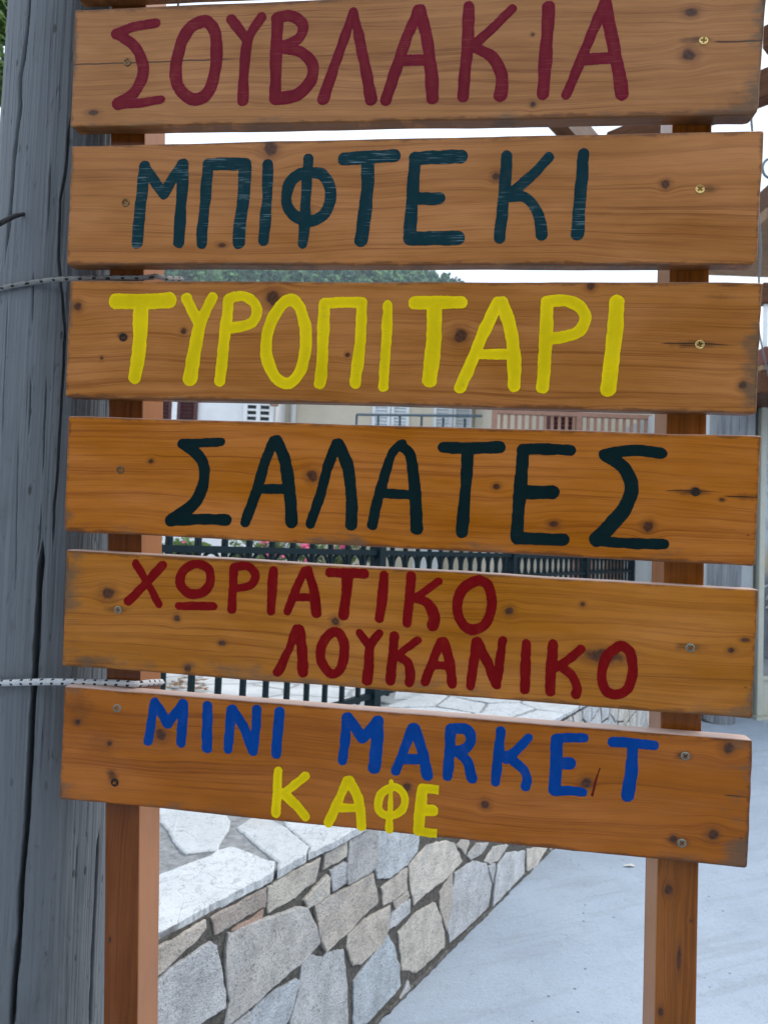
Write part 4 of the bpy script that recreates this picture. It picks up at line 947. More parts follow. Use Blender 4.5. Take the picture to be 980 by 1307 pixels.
# ------------------------------------------------------------------ houses
white_pl = simple("white_plaster", (0.78, 0.79, 0.80), 0.9, 0.06, 3, 0.2)
cream_pl = simple("cream_plaster", (0.62, 0.57, 0.46), 0.9, 0.07, 3, 0.2)
tan_pl = simple("pale_sand_plaster", (0.58, 0.52, 0.42), 0.9, 0.07, 3, 0.2)
tile_m = simple("clay_roof_tile", (0.30, 0.12, 0.07), 0.85, 0.25, 12, 0.6)
maroon = simple("dark_brown_shutter_paint", (0.085, 0.030, 0.030), 0.5, 0.2, 20)
paleblue = simple("pale_blue_shutter_paint", (0.74, 0.79, 0.82), 0.6, 0.06, 20)
whitep = simple("white_metal_paint", (0.80, 0.81, 0.82), 0.45, 0.05, 20)
terra = simple("terracotta_railing_paint", (0.36, 0.20, 0.14), 0.55, 0.15, 20)
slate = simple("slate_blue_metal_paint", (0.10, 0.15, 0.19), 0.45, 0.15, 20)
glass_d = simple("dark_window_glass", (0.035, 0.045, 0.055), 0.08, 0.1, 4, spec=0.6)
def X(px, py, Y): p = at_y(px, py, Y); return p.x
def Zz(px, py, Y): p = at_y(px, py, Y); return p.z
def wall_box(name, x0, x1, Y, z1, depth, mat, parent, z0=CAPZ - 0.02):
    bm = bmesh.new(); box2(bm, (x0, Y, z0), (x1, Y + depth, z1)); return obj(name, bm, mat, parent)
def roof(x0, x1, Y, depth, z, h, parent):
    o = 0.35; bm = bmesh.new()
    v = [bm.verts.new(c) for c in ((x0 - o, Y - o, z), (x1 + o, Y - o, z), (x1 + o, Y + depth + o, z), (x0 - o, Y + depth + o, z), (x0 + 1.2, Y + depth / 2, z + h), (x1 - 1.2, Y + depth / 2, z + h))]
    for f in ((0, 1, 5, 4), (1, 2, 5), (2, 3, 4, 5), (3, 0, 4), (3, 2, 1, 0)): bm.faces.new([v[i] for i in f])
    return obj("roof", bm, tile_m, parent)
def shutter(x0, x1, z0, z1, Y, mat, parent, name="shutter", pitch=0.055):
    bm = bmesh.new(); fw = 0.05
    box2(bm, (x0, Y - 0.045, z0), (x0 + fw, Y - 0.003, z1)); box2(bm, (x1 - fw, Y - 0.045, z0), (x1, Y - 0.003, z1))
    for zz in (z0, z1 - fw): box2(bm, (x0 + fw, Y - 0.044, zz), (x1 - fw, Y - 0.004, zz + fw))
    n = int((z1 - z0 - 2 * fw) / pitch)
    for k in range(n):
        z = z0 + fw + pitch * (k + 0.5)
        box(bm, (0, 0, 0), (x1 - x0 - 2 * fw, 0.045, 0.008), M=Matrix.Translation(((x0 + x1) / 2, Y - 0.022, z)) @ Matrix.Rotation(R_(40), 4, 'X'))
    box2(bm, (x0 + fw, Y - 0.006, z0 + fw), (x1 - fw, Y - 0.003, z1 - fw))
    return obj(name, bm, mat, parent)
# white house on the left
YA = 11.0
hA = empty("white_house", "white plastered house with dark brown louvred shutters, farthest left beyond the fence", "house", (X(250, 700, YA), YA, CAPZ))
IA = Matrix.Translation(-Vector(hA.location))
def rel(o, h):
    o.data.transform(Matrix.Translation(-Vector(h.location))); return o
ax0, ax1 = X(90, 530, YA), X(352, 530, YA)
rel(wall_box("wall", ax0, ax1, YA, 4.55, 5, white_pl, hA), hA); rel(roof(ax0, ax1, YA, 5, 4.55, 0.75, hA), hA)
za, zb = Zz(225, 580, YA), Zz(225, 440, YA)
rel(shutter(X(199, 520, YA), X(221, 520, YA), za, zb, YA, maroon, hA), hA); rel(shutter(X(227.5, 520, YA), X(253, 520, YA), za, zb, YA, maroon, hA), hA)
bm = bmesh.new(); box2(bm, (X(221, 520, YA), YA - 0.05, za - 0.05), (X(227.5, 520, YA), YA - 0.003, zb + 0.05)); rel(obj("mullion", bm, whitep, hA), hA)
bm = bmesh.new(); box2(bm, (X(316, 520, YA), YA - 0.02, za), (X(347, 520, YA), YA - 0.003, zb)); w_ = rel(obj("window", bm, glass_d, hA), hA)
bm = bmesh.new(); xa, xb = X(315, 520, YA), X(348, 520, YA)
for k in range(3): x = xa + (xb - xa) * k / 2; box2(bm, (x - 0.03, YA - 0.10, za), (x + 0.03, YA - 0.06, zb))
n = int((zb - za) / 0.085)
for k in range(n + 1): box2(bm, (xa, YA - 0.09, za + 0.085 * k), (xb, YA - 0.07, za + 0.085 * k + 0.03))
rel(obj("window_grille", bm, whitep, hA), hA)
# cream house in the middle
YB = 12.0
hB = empty("cream_house", "cream house with pale blue shutters and a thin metal balcony rail, in the middle", "house", (X(490, 700, YB), YB, CAPZ))
bx0, bx1 = X(352.5, 530, YB), X(640, 530, YB)
rel(wall_box("wall", bx0, bx1, YB, 4.75, 5, cream_pl, hB), hB); rel(roof(bx0, bx1, YB, 5, 4.75, 0.8, hB), hB)
zc0, zc1 = Zz(540, 600, YB), Zz(540, 455, YB)
for (p, q) in ((475, 498), (499, 522), (553, 577), (578, 602)): rel(shutter(X(p, 530, YB), X(q, 530, YB), zc0, zc1, YB, paleblue, hB), hB)
bm = bmesh.new(); tube(bm, [(X(375, 530, YB), YB - 0.06, CAPZ), (X(375, 530, YB), YB - 0.06, 4.7)], 0.045, 10); rel(obj("downpipe", bm, whitep, hB), hB)
bm = bmesh.new(); yb = YB - 0.9; zr = Zz(560, 533, yb); x0, x1 = X(455, 535, yb), X(621, 530, yb)
tube(bm, [(x0, yb, zr), (x1, yb, zr + 0.05)], 0.022, 8); tube(bm, [(x0, yb, zr - 0.5), (x1, yb, zr - 0.45)], 0.014, 6)
for k in range(7): x = x0 + (x1 - x0) * k / 6; tube(bm, [(x, yb, zr - 0.95), (x, yb, zr)], 0.018, 6)
rel(obj("balcony_rail", bm, slate, hB), hB)
bm = bmesh.new(); box2(bm, (x0, yb - 0.05, zr - 1.1), (x1, YB - 0.003, zr - 0.95)); rel(obj("balcony_slab", bm, cream_pl, hB), hB)
bm = bmesh.new(); box2(bm, (X(617.5, 530, yb), yb - 0.06, zr - 0.95), (X(625, 530, yb), yb + 0.06, zr + 0.9)); rel(obj("balcony_post", bm, slate, hB), hB)
bm = bmesh.new(); box2(bm, (X(528, 690, YB), YB - 0.03, CAPZ), (X(566, 690, YB), YB - 0.003, 2.3)); rel(obj("door", bm, paleblue, hB), hB)
# house on the right with a terracotta coloured balcony
YC = 9.6; yc = 8.8
hC = empty("sand_house", "pale sand house with terracotta balusters along its balcony, right of the cream house", "house", (X(740, 700, YC), YC, CAPZ))
cx0, cx1 = X(634, 530, YC), X(903, 530, YC)
rel(wall_box("wall", cx0, cx1, YC, 4.0, 4, tan_pl, hC), hC); rel(roof(cx0, cx1 - 0.4, YC, 4, 4.0, 0.5, hC), hC)
rel(shutter(X(697, 530, YC), X(735, 530, YC), Zz(715, 605, YC), Zz(715, 480, YC), YC, maroon, hC, "balcony_door"), hC)
bm = bmesh.new(); zr = Zz(740, 529, yc); zlow = zr - 0.85; x0, x1 = X(631, 530, yc), X(870, 530, yc)
box2(bm, (x0, yc - 0.03, zr - 0.03), (x1, yc + 0.03, zr + 0.02)); box2(bm, (x0, yc - 0.03, zlow), (x1, yc + 0.03, zlow + 0.05))
rel(obj("balcony_rail", bm, terra, hC), hC)
N = 26
for k in range(1, N):
    bm = bmesh.new(); x = x0 + (x1 - x0) * k / N; box2(bm, (x - 0.016, yc - 0.014, zlow + 0.05), (x + 0.016, yc + 0.014, zr - 0.03)); rel(obj("baluster", bm, terra, hC), hC)
for px in (631, 738):
    bm = bmesh.new(); x = X(px, 530, yc); box2(bm, (x - 0.03, yc - 0.035, zlow - 0.02), (x + 0.03, yc + 0.035, zr + (1.0 if px < 700 else 0.05))); rel(obj("balcony_post", bm, terra, hC), hC)
bm = bmesh.new(); box2(bm, (x0, yc - 0.08, zlow - 0.16), (x1, YC - 0.003, zlow - 0.002)); rel(obj("balcony_slab", bm, tan_pl, hC), hC)
for p, q in ((730, 757), (770, 803)): rel(shutter(X(p, 740, YC), X(q, 740, YC), CAPZ, Zz(770, 690, YC), YC, terra, hC, "ground_floor_shutter"), hC)

# ------------------------------------------------------------------ shop on the right, cream facade and timber balcony
YS = 7.1
timber = wood("dark_stained_timber", (0.115, 0.050, 0.026), (0.045, 0.020, 0.012), (), seed=31.0)
timber.node_tree.nodes["Principled BSDF"].inputs['Coat Weight'].default_value = 0.0
timber_l = simple("tan_timber", (0.26, 0.16, 0.085), 0.7, 0.2, 14)
timber_r = simple("red_brown_timber", (0.14, 0.040, 0.026), 0.65, 0.2, 14)
cream_f = simple("cream_frame_paint", (0.56, 0.56, 0.47), 0.5, 0.05, 10)
pale_f = simple("pale_grey_panel_paint", (0.50, 0.53, 0.54), 0.6, 0.05, 10)
shop = empty("shop_building", "shop front with cream door frame, poster behind glass and timber balcony above", "shop", (X(985, 915, YS), YS, 0))
sx0 = X(905, 535, YS); sx1 = sx0 + 4.2; zt = Zz(975, 497, YS)
rel(wall_box("wall", sx0, X(961, 700, YS), YS, zt, 3.0, pale_f, shop, 0.0), shop)
xd = X(961, 915, YS)
bm = bmesh.new(); box2(bm, (xd + 0.003, YS + 0.16, 0), (sx1, YS + 3.0, zt)); rel(obj("back_wall", bm, pale_f, shop), shop)
df = bmesh.new(); xe = xd + 1.05
box2(df, (xd + 0.002, YS - 0.06, 0.03), (xd + 0.055, YS + 0.155, zt - 0.02)); box2(df, (xe, YS - 0.06, 0.03), (xe + 0.06, YS + 0.155, zt - 0.02))
box2(df, (xd + 0.055, YS - 0.03, 0.03), (xe, YS + 0.04, 0.36)); box2(df, (xd + 0.055, YS - 0.05, 0.36), (xe, YS + 0.05, 0.40)); box2(df, (xd + 0.055, YS - 0.03, zt - 0.35), (xe, YS + 0.04, zt - 0.02))
door = rel(obj("door_frame", df, cream_f, shop), shop); bevel(door, 0.006)
bm = bmesh.new(); box2(bm, (xd + 0.056, YS - 0.004, 0.402), (xe - 0.001, YS + 0.004, zt - 0.352))
t = NT("shop_glass"); g = t.n("BsdfGlass"); g.inputs["Roughness"].default_value = 0.0; g.inputs["IOR"].default_value = 1.2; tr = t.n("BsdfTransparent"); mx = t.n("MixShader"); mx.inputs[0].default_value = 0.75
gl = t.n("BsdfGlossy"); gl.inputs["Roughness"].default_value = 0.03; mx.inputs[0].default_value = 0.05
t.t.links.new(tr.outputs[0], mx.inputs[1]); t.t.links.new(gl.outputs[0], mx.inputs[2]); t.t.links.new(mx.outputs[0], t.out.inputs[0])
pane = rel(obj("glass_pane", bm, t.m, shop), shop)
# poster: pale top, ochre band, dark lower half with slanted pale strokes
t = NT("printed_poster"); u_, v_, w_ = t.sep(t.obj())
zlo, zhi = 0.62 , 1.52
c = t.mix(t.ss(w_, 1.30, 1.42), (0.03, 0.035, 0.045), (0.34, 0.27, 0.12)); c = t.mix(t.ss(w_, 1.45, 1.75), c, (0.42, 0.50, 0.58))
blob = t.noise(t.xyz(t.mul(u_, 6), 0.0, t.mul(w_, 6)), 1.0, 2); c = t.mix(t.mul(t.ss(blob, 0.5, 0.6), 0.4), c, (0.12, 0.13, 0.15))
bm = bmesh.new(); box2(bm, (xd + 0.075, YS + 0.03, 0.55), (xe - 0.08, YS + 0.036, 2.45))
po = rel(obj("poster", bm, t.fin(c, 0.4), shop), shop)
bm = bmesh.new()
def st3(pts, w):
    for (a, b), (c2, d) in zip(pts[:-1], pts[1:]):
        p, q = Vector((xd + 0.1 + a, 0, 0.62 + b)), Vector((xd + 0.1 + c2, 0, 0.62 + d)); m = (p + q) / 2; L = (q - p).length + w
        box(bm, (0, 0, 0), (L, 0.003, w), M=Matrix.Translation((m.x, YS + 0.027, m.z)) @ Matrix.Rotation(-math.atan2(q.z - p.z, q.x - p.x), 4, 'Y'))
st3([(0.0, 0.62), (0.10, 0.66), (0.02, 0.50), (0.13, 0.54)], 0.018); st3([(0.02, 0.42), (0.09, 0.46), (0.06, 0.32)], 0.016); st3([(0.18, 0.60), (0.28, 0.64)], 0.016); st3([(0.2, 0.34), (0.3, 0.46), (0.36, 0.32)], 0.016)
rel(obj("poster_strokes", bm, simple("pale_print_ink", (0.36, 0.38, 0.40), 0.5, 0.1, 20), po), shop)
bm = bmesh.new(); box2(bm, (xd - 0.02, YS - 0.10, 0.0), (xe + 0.08, YS + 0.155, 0.028)); rel(obj("threshold", bm, cream_f, shop), shop)
# timber balcony (beam stack, railing, upper beams) over the shop front
yb = 6.4; xb0 = X(971, 480, yb); xb1 = xb0 + 4.0
def slab(name, py0, py1, mat, y0=yb, y1=YS + 0.6, x0=None):
    z0, z1 = Zz(978, py1, y0), Zz(978, py0, y0); bm = bmesh.new(); box2(bm, (x0 if x0 is not None else xb0, y0, z0), (xb1, y1, z1)); o = rel(obj(name, bm, mat, shop), shop); bevel(o, 0.008)
    return o
slab("balcony_beam", 442, 464, timber_r, yb - 0.05); slab("balcony_board", 465, 472, timber_l, yb - 0.02); slab("balcony_joist", 473, 501, timber)
slab("handrail", 360, 386, timber, yb - 0.02, yb + 0.10)
z0, z1 = Zz(978, 441, yb), Zz(978, 387, yb)
for k in range(16):
    bm = bmesh.new(); x = xb0 + 0.03 + 0.14 * k; box2(bm, (x, yb + 0.02, z0 - 0.01), (x + 0.03, yb + 0.05, z1 + 0.01)); rel(obj("baluster", bm, slate if k % 2 else whitep, shop), shop)
slab("roof_beam", 232, 262, timber, yb - 0.1, YS + 0.6); slab("roof_board", 263, 279, timber_l, yb - 0.06, YS + 0.6)
for k in (1, 2):
    bm = bmesh.new(); x = xb0 + 1.7 * k; box2(bm, (x, yb + 0.05, 0), (x + 0.12, yb + 0.17, Zz(978, 262, yb))); rel(obj("balcony_post", bm, timber, shop), shop)
bm = bmesh.new(); c_ = at_y(983, 215, 6.2)
tube(bm, [(c_.x + 0.07 * math.cos(a * 0.3), c_.y, c_.z + 0.085 * math.sin(a * 0.3)) for a in range(21)], 0.012, 6, closed=True); tube(bm, [(c_.x + 0.1, c_.y, c_.z - 0.02), (c_.x + 0.3, c_.y + 0.1, c_.z - 0.1)], 0.012, 6)
rel(obj("bracket_scroll", bm, slate, shop), shop)
# grey round post in front of the shop
t = NT("weathered_grey_post_wood"); x, y, z = t.sep(t.obj())
a = t.noise(t.xyz(t.mul(x, 30), t.mul(y, 30), t.mul(z, 0.8)), 1.0, 4, 0.65); b = t.noise(t.xyz(t.mul(x, 90), t.mul(y, 90), t.mul(z, 2)), 1.0, 3, 0.6)
c = t.mix(t.ss(a, 0.3, 0.7), (0.13, 0.14, 0.155), (0.30, 0.315, 0.335)); c = t.mix(t.mul(t.ss(b, 0.42, 0.32), 0.7), c, (0.05, 0.05, 0.055)); t.bump(b, 0.4, 0.01); t.fin(c, 0.8, 0.25)
bm = bmesh.new(); yp = 6.9; pts = []
for py in (980, 920, 830, 735, 640, 535, 505):
    p = at_y(924 - (py - 735) * 0.05, py, yp); p.z = max(p.z, 0.0); pts.append(p)
pts[0].z = -0.03
pts = sorted(pts, key=lambda p: p.z)
r_ = [0.150 - 0.003 * k for k in range(len(pts))]
tube(bm, [p - Vector((pts[0].x, pts[0].y, 0)) for p in pts], r_, 28)
gp = obj("grey_post", bm, t.m, None, (pts[0].x, pts[0].y, 0)); tag(gp, "round weathered grey post standing in front of the cream shop front", "post")

# pergola corner: two dark beams meeting overhead, with its outer posts
pg = empty("pergola", "dark timber pergola corner seen against the white sky above the teal lettered board", "pergola", (1.5, 4.2, 0))
E0 = EYE + ray(758, 196) * 4.4
def beam(p, q, w, h, name, cap=0.0):
    d = (q - p); L = d.length; d.normalize(); s = d.cross(Vector((0, 0, 1))).normalized(); u = s.cross(d)
    M = Matrix.Translation((p + q) / 2) @ Matrix((d, s, u)).transposed().to_4x4()
    bm = bmesh.new(); box(bm, (0, 0, 0), (L, w, h)); bmesh.ops.bevel(bm, geom=bm.edges[:], offset=0.006, segments=1, affect='EDGES')
    o = obj(name, bm, timber, pg, M.translation - Vector(pg.location)); o.rotation_euler = M.to_euler(); return o
def flat(px, py, Z):                                  # point of the ray at height Z
    d = ray(px, py); return EYE + d * ((Z - EYE.z) / d.z)
ZP = E0.z
qA = flat(665, 92, ZP); qB = flat(1010, 98, ZP)
dA = (qA - E0).normalized(); dB = (qB - E0).normalized()
beam(E0, E0 + dA * 1.9, 0.09, 0.16, "beam"); beam(E0 + dB * 0.10, E0 + dB * 2.6, 0.09, 0.15, "beam")
pB = E0 + dB * 2.6; pA = E0 + dA * 1.9
b3 = EYE + ray(976, 53) * 3.1
beam(b3, b3 + dB * 1.4, 0.07, 0.10, "rafter")
for p in (pB + Vector((0.05, 0, 0)),):
    beam(Vector((p.x, p.y, 0)), p + Vector((0, 0, 0.08)), 0.11, 0.11, "post")

# ------------------------------------------------------------------ cables
cab = simple("black_cable", (0.03, 0.03, 0.035), 0.6, 0.1, 30)
bm = bmesh.new(); tube(bm, [EYE + ray(956, 118) * 3.4, EYE + ray(958.5, 157) * 3.45, EYE + ray(966, 250) * 3.6, EYE + ray(970.5, 318) * 3.75, EYE + ray(968, 354) * 3.85, EYE + ray(967, 420) * 4.0, EYE + ray(980, 480) * 5.9], 0.0052, 8)
tag(obj("cable", bm, simple("grey_cable_sheath", (0.20, 0.20, 0.21), 0.6, 0.1, 30)), "thin grey cable hanging past the right ends of the upper boards", "cable")
bm = bmesh.new(); tube(bm, [SO + SX * uv(x, y)[0] + SY * 0.03 + SZ * uv(x, y)[1] for x, y in ((207, 22), (210, 8), (213, 1), (217, -30), (205, -90))], 0.0014, 6)
tag(obj("wire", bm, cab), "short thin wire rising behind the top edge of the maroon lettered board", "wire")

# ------------------------------------------------------------------ plants
def leaf_mat(name, c0, c1, rough=0.5):
    t = NT(name); rnd = t.n("ObjectInfo").outputs["Random"]; o_ = t.obj(); n = t.noise(o_, 2.5, 3); m = t.noise(o_, 18, 1)
    c = t.mix(t.ss(t.add(t.mul(n, 0.5), t.mul(m, 0.5)), 0.38, 0.62), c0, c1)
    t.put(t.b.inputs["Subsurface Weight"], 0.0); t.b.inputs["Transmission Weight"].default_value = 0.0
    tl = t.n("BsdfTranslucent"); t.put(tl.inputs[0], c); mx = t.n("MixShader"); mx.inputs[0].default_value = 0.3
    t.fin(c, rough, 0.35); t.t.links.new(t.b.outputs[0], mx.inputs[1]); t.t.links.new(tl.outputs[0], mx.inputs[2]); t.t.links.new(mx.outputs[0], t.out.inputs[0])
    return t.m
def leaves(bm, clumps, n, size, rng, flat_=0.6):
    for _ in range(n):
        c, r = clumps[rng.randrange(len(clumps))]
        d = Vector((rng.gauss(0, 1), rng.gauss(0, 1), rng.gauss(0, 1))).normalized() * (rng.random() ** 0.45)
        p = Vector(c) + Vector((d.x * r, d.y * r, d.z * r * 0.8))
        nrm = (d + Vector((rng.uniform(-1, 1), rng.uniform(-1, 1), rng.uniform(0, 1.6)))).normalized()
        a = nrm.orthogonal().normalized(); a.rotate(Matrix.Rotation(rng.uniform(0, 6.28), 3, nrm)); b = nrm.cross(a)
        s = size * rng.uniform(0.6, 1.25); dr = nrm * s * 0.18
        v = [bm.verts.new(q) for q in (p - a * s, p - a * s * 0.15 + b * s * 0.42 + dr, p + a * s * 0.95, p - a * s * 0.15 - b * s * 0.42 + dr)]
        bm.faces.new(v)
lm1 = leaf_mat("tree_leaf", (0.05, 0.11, 0.025), (0.15, 0.24, 0.055)); lm2 = leaf_mat("shrub_leaf", (0.05, 0.11, 0.03), (0.14, 0.22, 0.06))
bark = simple("brown_bark", (0.10, 0.075, 0.055), 0.9, 0.3, 25, 0.8)
pink = simple("pink_petal", (0.62, 0.10, 0.20), 0.6, 0.2, 30)
rng = random.Random(7)
tb = Vector((-4.3, 4.6, 0.66)); bm = bmesh.new()
tr_ = empty("leafy_tree", "broad leaved green tree peeking out at the far left behind the pole", "tree", tb)
tops = [(EYE + ray(px, py) * d) - tb for px, py, d in ((-60, -80, 4.6), (-45, 40, 4.5), (-150, -60, 4.8), (-170, 60, 4.7), (-120, -200, 4.9), (-260, -40, 4.6), (-70, 90, 4.4), (-40, -160, 4.8))]
tube(bm, [(0, 0, -0.05), (0.03, 0.02, 0.8), (0.15, 0.0, 1.6), (0.3, 0, 2.3)], [0.11, 0.09, 0.075, 0.05], 12)
for tp in tops: tube(bm, [(0.15, 0, 1.6), tuple(tp * 0.55 + Vector((0.07, 0, 0.9))), tuple(tp)], [0.05, 0.03, 0.01], 8)
obj("trunk", bm, bark, tr_)
bm = bmesh.new(); leaves(bm, [(tuple(tp), rng.uniform(0.32, 0.5)) for tp in tops] + [(tuple(EYE + ray(2, 30) * 4.5 - tb), 0.10), (tuple(EYE + ray(0, 105) * 4.5 - tb), 0.14), (tuple(EYE + ray(0, -10) * 4.5 - tb), 0.12)], 5200, 0.055, rng)
obj("crown", bm, lm1, tr_)
# flowering shrubs along the terrace, seen through the fence
SH = [(206, 697, 4.4, 0.25, 0, "low leafy shrub behind the fence, nearest to the pole"), (243, 700, 7.2, 0.16, 4, "slim pink rose beside the white house wall, left of the other bushes"),
      (322, 702, 7.4, 0.32, 3, "rose bush with few pink blooms behind the fence, second in the row"), (362, 699, 7.0, 0.32, 7, "rose bush with most pink blooms behind the fence, third in the row"), (418, 702, 7.6, 0.34, 3, "rounded green bush with two pink blooms, near the fence post"), (452, 703, 7.9, 0.26, 2, "smaller pale green bush, last of the row before the fence post")]
for px, py, Y, r, nf, lab in SH:
    c = at_y(px, py, Y); b = Vector((c.x, c.y, CAPZ - 0.014)); h = c.z - b.z
    s = empty("rose_bush" if nf else "leafy_shrub", lab, "bush" if nf else "shrub", b, "bushes on the terrace")
    bm = bmesh.new()
    for k in range(7):
        a = k * 0.9; tube(bm, [(0.02 * math.cos(a), 0.02 * math.sin(a), -0.03), (r * 0.3 * math.cos(a), r * 0.3 * math.sin(a), h * 0.5), (r * 0.6 * math.cos(a), r * 0.6 * math.sin(a), h * 1.02)], [0.012, 0.009, 0.004], 6)
    obj("stems", bm, bark, s)
    bm = bmesh.new(); cl = [((r * 0.5 * math.cos(k * 1.3), r * 0.5 * math.sin(k * 1.3), h * (0.35 + 0.75 * ((k * 0.37) % 1))), r * rng.uniform(0.4, 0.6)) for k in range(9)]
    leaves(bm, cl, 420 if nf != 4 else 160, 0.05 if Y > 5 else 0.06, rng); obj("foliage", bm, lm2, s)
    if nf:
        for k in range(nf):
            bm = bmesh.new(); q = Vector((rng.uniform(-r, r) * 0.8, -r * rng.uniform(0.5, 0.95), h + rng.uniform(-0.14, 0.10)))
            for j in range(9):
                a = j * 2.4; rr = 0.016 + 0.004 * j * 0.7
                m = Matrix.Translation(q + Vector((math.cos(a) * rr * 0.7, math.sin(a) * rr * 0.7, 0.01 * math.sin(j)))) @ Matrix.Rotation(a, 4, 'Z') @ Matrix.Rotation(0.8, 4, 'Y') @ Matrix.Diagonal((0.034, 0.028, 0.008, 1))
                bmesh.ops.create_icosphere(bm, subdivisions=1, radius=1.0, matrix=m)
            obj("bloom", bm, pink, s)
# white picket screen between the shrubs
bm = bmesh.new()
yk = 9.2; x0, x1 = X(282, 700, yk), X(316, 700, yk); zt_ = Zz(300, 697, yk)
wp = empty("white_picket_fence", "short white picket fence between the rose bushes in front of the white house", "fence", (x0, yk, CAPZ - 0.014))
for k in range(9):
    bm = bmesh.new(); x = x0 + (x1 - x0) * k / 8 - x0; box2(bm, (x - 0.012, -0.012, 0), (x + 0.012, 0.012, zt_ - CAPZ)); v = bmesh.ops.create_cone(bm, segments=4, radius1=0.017, radius2=0.0, depth=0.05, matrix=Matrix.Translation((x, 0, zt_ - CAPZ + 0.025)) @ Matrix.Rotation(0.785, 4, 'Z')); obj("picket", bm, whitep, wp)
bm = bmesh.new()
for z in (0.2, zt_ - CAPZ - 0.12): box2(bm, (-0.03, 0.013, z), (x1 - x0 + 0.03, 0.03, z + 0.04))
obj("rails", bm, whitep, wp)
# red geranium pot on the corner of the white house
pf = at_y(350, 518, 10.7) + Vector((0, 0, 0.23)); bk = empty("flower_basket", "hanging basket of red flowers at the corner of the white house", "basket", pf)
bm = bmesh.new(); bmesh.ops.create_cone(bm, segments=16, cap_ends=True, radius1=0.06, radius2=0.10, depth=0.14, matrix=Matrix.Translation((0, 0, -0.16))); tube(bm, [(0, 0, -0.1), (0, 0.12, 0.3), (0, 0.298, 0.34)], 0.008, 6); obj("pot", bm, terra, bk)
bm = bmesh.new(); leaves(bm, [((0, 0, -0.03), 0.12)], 120, 0.04, rng); obj("foliage", bm, lm2, bk)
bm = bmesh.new()
for k in range(10): bmesh.ops.create_icosphere(bm, subdivisions=1, radius=0.028, matrix=Matrix.Translation((rng.uniform(-.1, .1), -rng.uniform(0, .1), rng.uniform(-.04, .08))))
obj("blooms", bm, simple("red_petal", (0.5, 0.03, 0.03), 0.6, 0.2, 30), bk)
# scrap of pale paper on the lane and a few dead leaves on the terrace
g = on_ground(802, 1106); bm = bmesh.new(); q = [bm.verts.new(c) for c in ((-0.03, -0.008, 0.004), (0.0, -0.014, 0.010), (0.03, -0.004, 0.005), (0.018, 0.014, 0.009), (-0.014, 0.012, 0.004))]; bm.faces.new(q)
so = obj("paper_scrap", bm, simple("pale_paper", (0.6, 0.6, 0.56), 0.9, 0.1, 40), None, g); so.modifiers.new("thickness", 'SOLIDIFY').thickness = 0.0015
tag(so, "small pale paper scrap lying on the concrete lane left of the right sign post", "litter")

# ------------------------------------------------------------------ unseen brown house added behind the viewer, to shade the face of the sign
hD = empty("unseen_shade_house", "unseen brown stone house added behind the viewer to shade the painted side of the sign", "house", (0, -6.5, 0))
dk = simple("brown_shade_house_stone", (0.24, 0.19, 0.14), 0.9, 0.25, 6, 0.5)
bm = bmesh.new(); box2(bm, (-9, -4.5, 0), (9, 0, 4.4)); obj("wall", bm, dk, hD)
bm = bmesh.new(); v = [bm.verts.new(c) for c in ((-9.5, 0.9, 4.15), (9.5, 0.9, 4.15), (9.5, -5.4, 4.15), (-9.5, -5.4, 4.15), (-8, -2.2, 5.6), (8, -2.2, 5.6))]
for f in ((0, 1, 5, 4), (1, 2, 5), (2, 3, 4, 5), (3, 0, 4), (3, 2, 1, 0)): bm.faces.new([v[k] for k in f])
obj("roof", bm, tile_m, hD)
for x in (-6, -3, 3, 6):
    for z in (0.9, 3.1):
        w_ = bmesh.new(); box2(w_, (x - 0.5, 0.003, z), (x + 0.5, 0.05, z + 1.3)); obj("window", w_, maroon, hD)
w_ = bmesh.new(); box2(w_, (-0.6, 0.003, 0.0), (0.6, 0.06, 2.2)); obj("door", w_, maroon, hD)
# marble offcut and dry leaves by the fence
g = on_ground(489, 897, CAPZ); bm = bmesh.new(); box(bm, (0, 0, 0.10), (0.10, 0.045, 0.20)); bmesh.ops.bevel(bm, geom=bm.edges[:], offset=0.006, segments=2, affect='EDGES')
mo = obj("marble_offcut", bm, simple("white_marble", (0.6, 0.61, 0.60), 0.7, 0.1, 30, 0.3), None, (g.x, g.y + 0.05, CAPZ - 0.012)); mo.rotation_euler = (R_(-12), R_(20), R_(25)); tag(mo, "white marble offcut leaning beside the foot of the fence post", "stone")
bm = bmesh.new(); rng = random.Random(21)
for k in range(60):
    c_ = on_ground(rng.uniform(190, 270), rng.uniform(866, 884), CAPZ); a = rng.uniform(0, 6.28); q = rng.uniform(0.012, 0.03)
    vv_ = [bm.verts.new(c_ + Vector((math.cos(a + b) * q * f, math.sin(a + b) * q * f, 0.004 + 0.008 * h))) for b, f, h in ((0, 1.3, 1), (1.5, 0.6, 0), (3.1, 1.1, 0.8), (4.7, 0.6, 0))]
    bm.faces.new(vv_)
tag(obj("dry_leaves", bm, simple("dry_leaf", (0.20, 0.11, 0.05), 0.9, 0.4, 60)), kind="stuff", label="scattered dry brown leaves on the pale terrace")

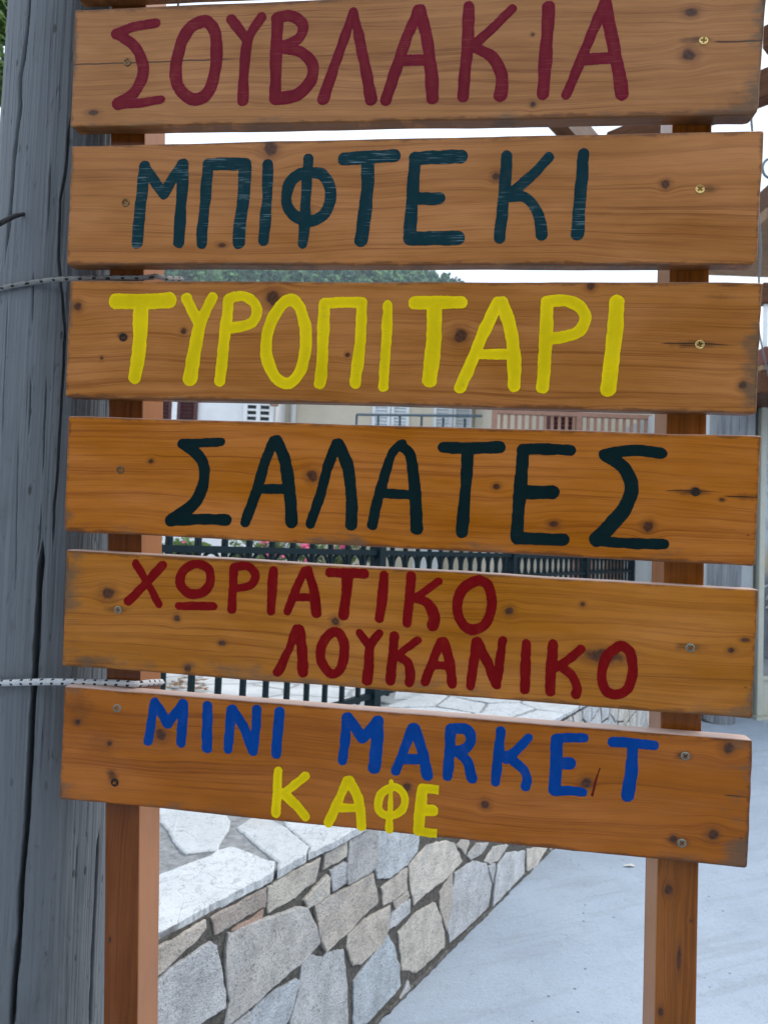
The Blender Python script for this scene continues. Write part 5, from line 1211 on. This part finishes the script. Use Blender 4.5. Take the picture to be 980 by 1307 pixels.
# ------------------------------------------------------------------ hill with forest, far behind
HY = 420.0
hx0, hx1 = X(225, 357, HY), X(560, 357, HY); hc = X(375, 340, HY); hz = Zz(375, 326, HY)
V, Fs = [], []; NX, NY = 90, 40
def hill_z(x, y):
    s = 175.0 if x > hc else 150.0
    u = abs(x - hc) / s; w = (y - HY) / 130.0
    return max(-1.0, hz * (1.0 - min(1.6, u) ** 2.6 * 0.62) * math.exp(-w * w * 0.7) + 6 * noise.noise((x * 0.012, y * 0.012, 3)) - 6.0)
for j in range(NY + 1):
    for i in range(NX + 1):
        x = hc - 330 + 660 * i / NX; y = HY - 190 + 400 * j / NY; V.append((x, y, hill_z(x, y)))
for j in range(NY):
    for i in range(NX): a = j * (NX + 1) + i; Fs.append((a, a + 1, a + NX + 2, a + NX + 1))
hill = obj("hill", pydata("hill", V, Fs), simple("forest_floor", (0.04, 0.06, 0.03), 0.95, 0.3, 0.05)); tag(hill, kind="structure", label="round wooded hill against the white sky")
lm3 = leaf_mat("forest_leaf", (0.055, 0.120, 0.085), (0.13, 0.22, 0.13), 0.9)
t = NT("forest_foliage"); o_ = t.obj(); a = t.noise(o_, 0.22, 3, 0.6); b = t.noise(o_, 0.045, 2)
t.fin(t.mix(t.ss(t.add(t.mul(a, 0.7), t.mul(b, 0.3)), 0.43, 0.57), (0.020, 0.062, 0.052), (0.15, 0.27, 0.12)), 0.9, 0.1); lm3 = t.m
bm = bmesh.new(); rng = random.Random(3)
for k in range(4200):
    x = hc + rng.uniform(-235, 260); y = HY + rng.uniform(-150, 40); z = hill_z(x, y)
    px_y = (z - 1.5) / y
    if px_y < 0.29: continue
    hh = rng.uniform(5, 9.5); r = rng.uniform(2.2, 4.2)
    con = rng.random() < 0.45
    for q in range(26):
        tt = rng.random(); a = rng.uniform(0, 6.283); rad = r * (1.05 - tt if con else math.sin(math.pi * (0.15 + 0.8 * tt))) * rng.uniform(0.5, 1.0)
        p = Vector((x + rad * math.cos(a), y + rad * math.sin(a), z + hh * (0.1 + tt)))
        s = rng.uniform(0.7, 1.5); d = Vector((math.cos(a), math.sin(a), rng.uniform(0.1, 1.2))).normalized(); u = d.orthogonal().normalized(); w = d.cross(u)
        vs_ = [bm.verts.new(p + u * s * math.cos(b) + w * s * math.sin(b) * 0.8) for b in (0.2, 1.6, 2.9, 4.4)]
        bm.faces.new(vs_)
tag(obj("hill_forest", bm, lm3), kind="stuff", label="dense green forest covering the hill")

# ------------------------------------------------------------------ thin haze over the valley
hm = bpy.data.materials.new("haze"); hm.use_nodes = True; ht = hm.node_tree; ht.nodes.clear()
ho = ht.nodes.new("ShaderNodeOutputMaterial"); hv = ht.nodes.new("ShaderNodeVolumePrincipled"); hv.inputs["Color"].default_value = (0.80, 0.92, 1.0, 1); hv.inputs["Density"].default_value = 0.00032; hv.inputs["Anisotropy"].default_value = 0.2
ht.links.new(hv.outputs[0], ho.inputs["Volume"])
bm = bmesh.new(); box2(bm, (-660, -50, -1), (660, 710, 185)); tag(obj("haze", bm, hm), kind="stuff", label="thin pale blue haze")
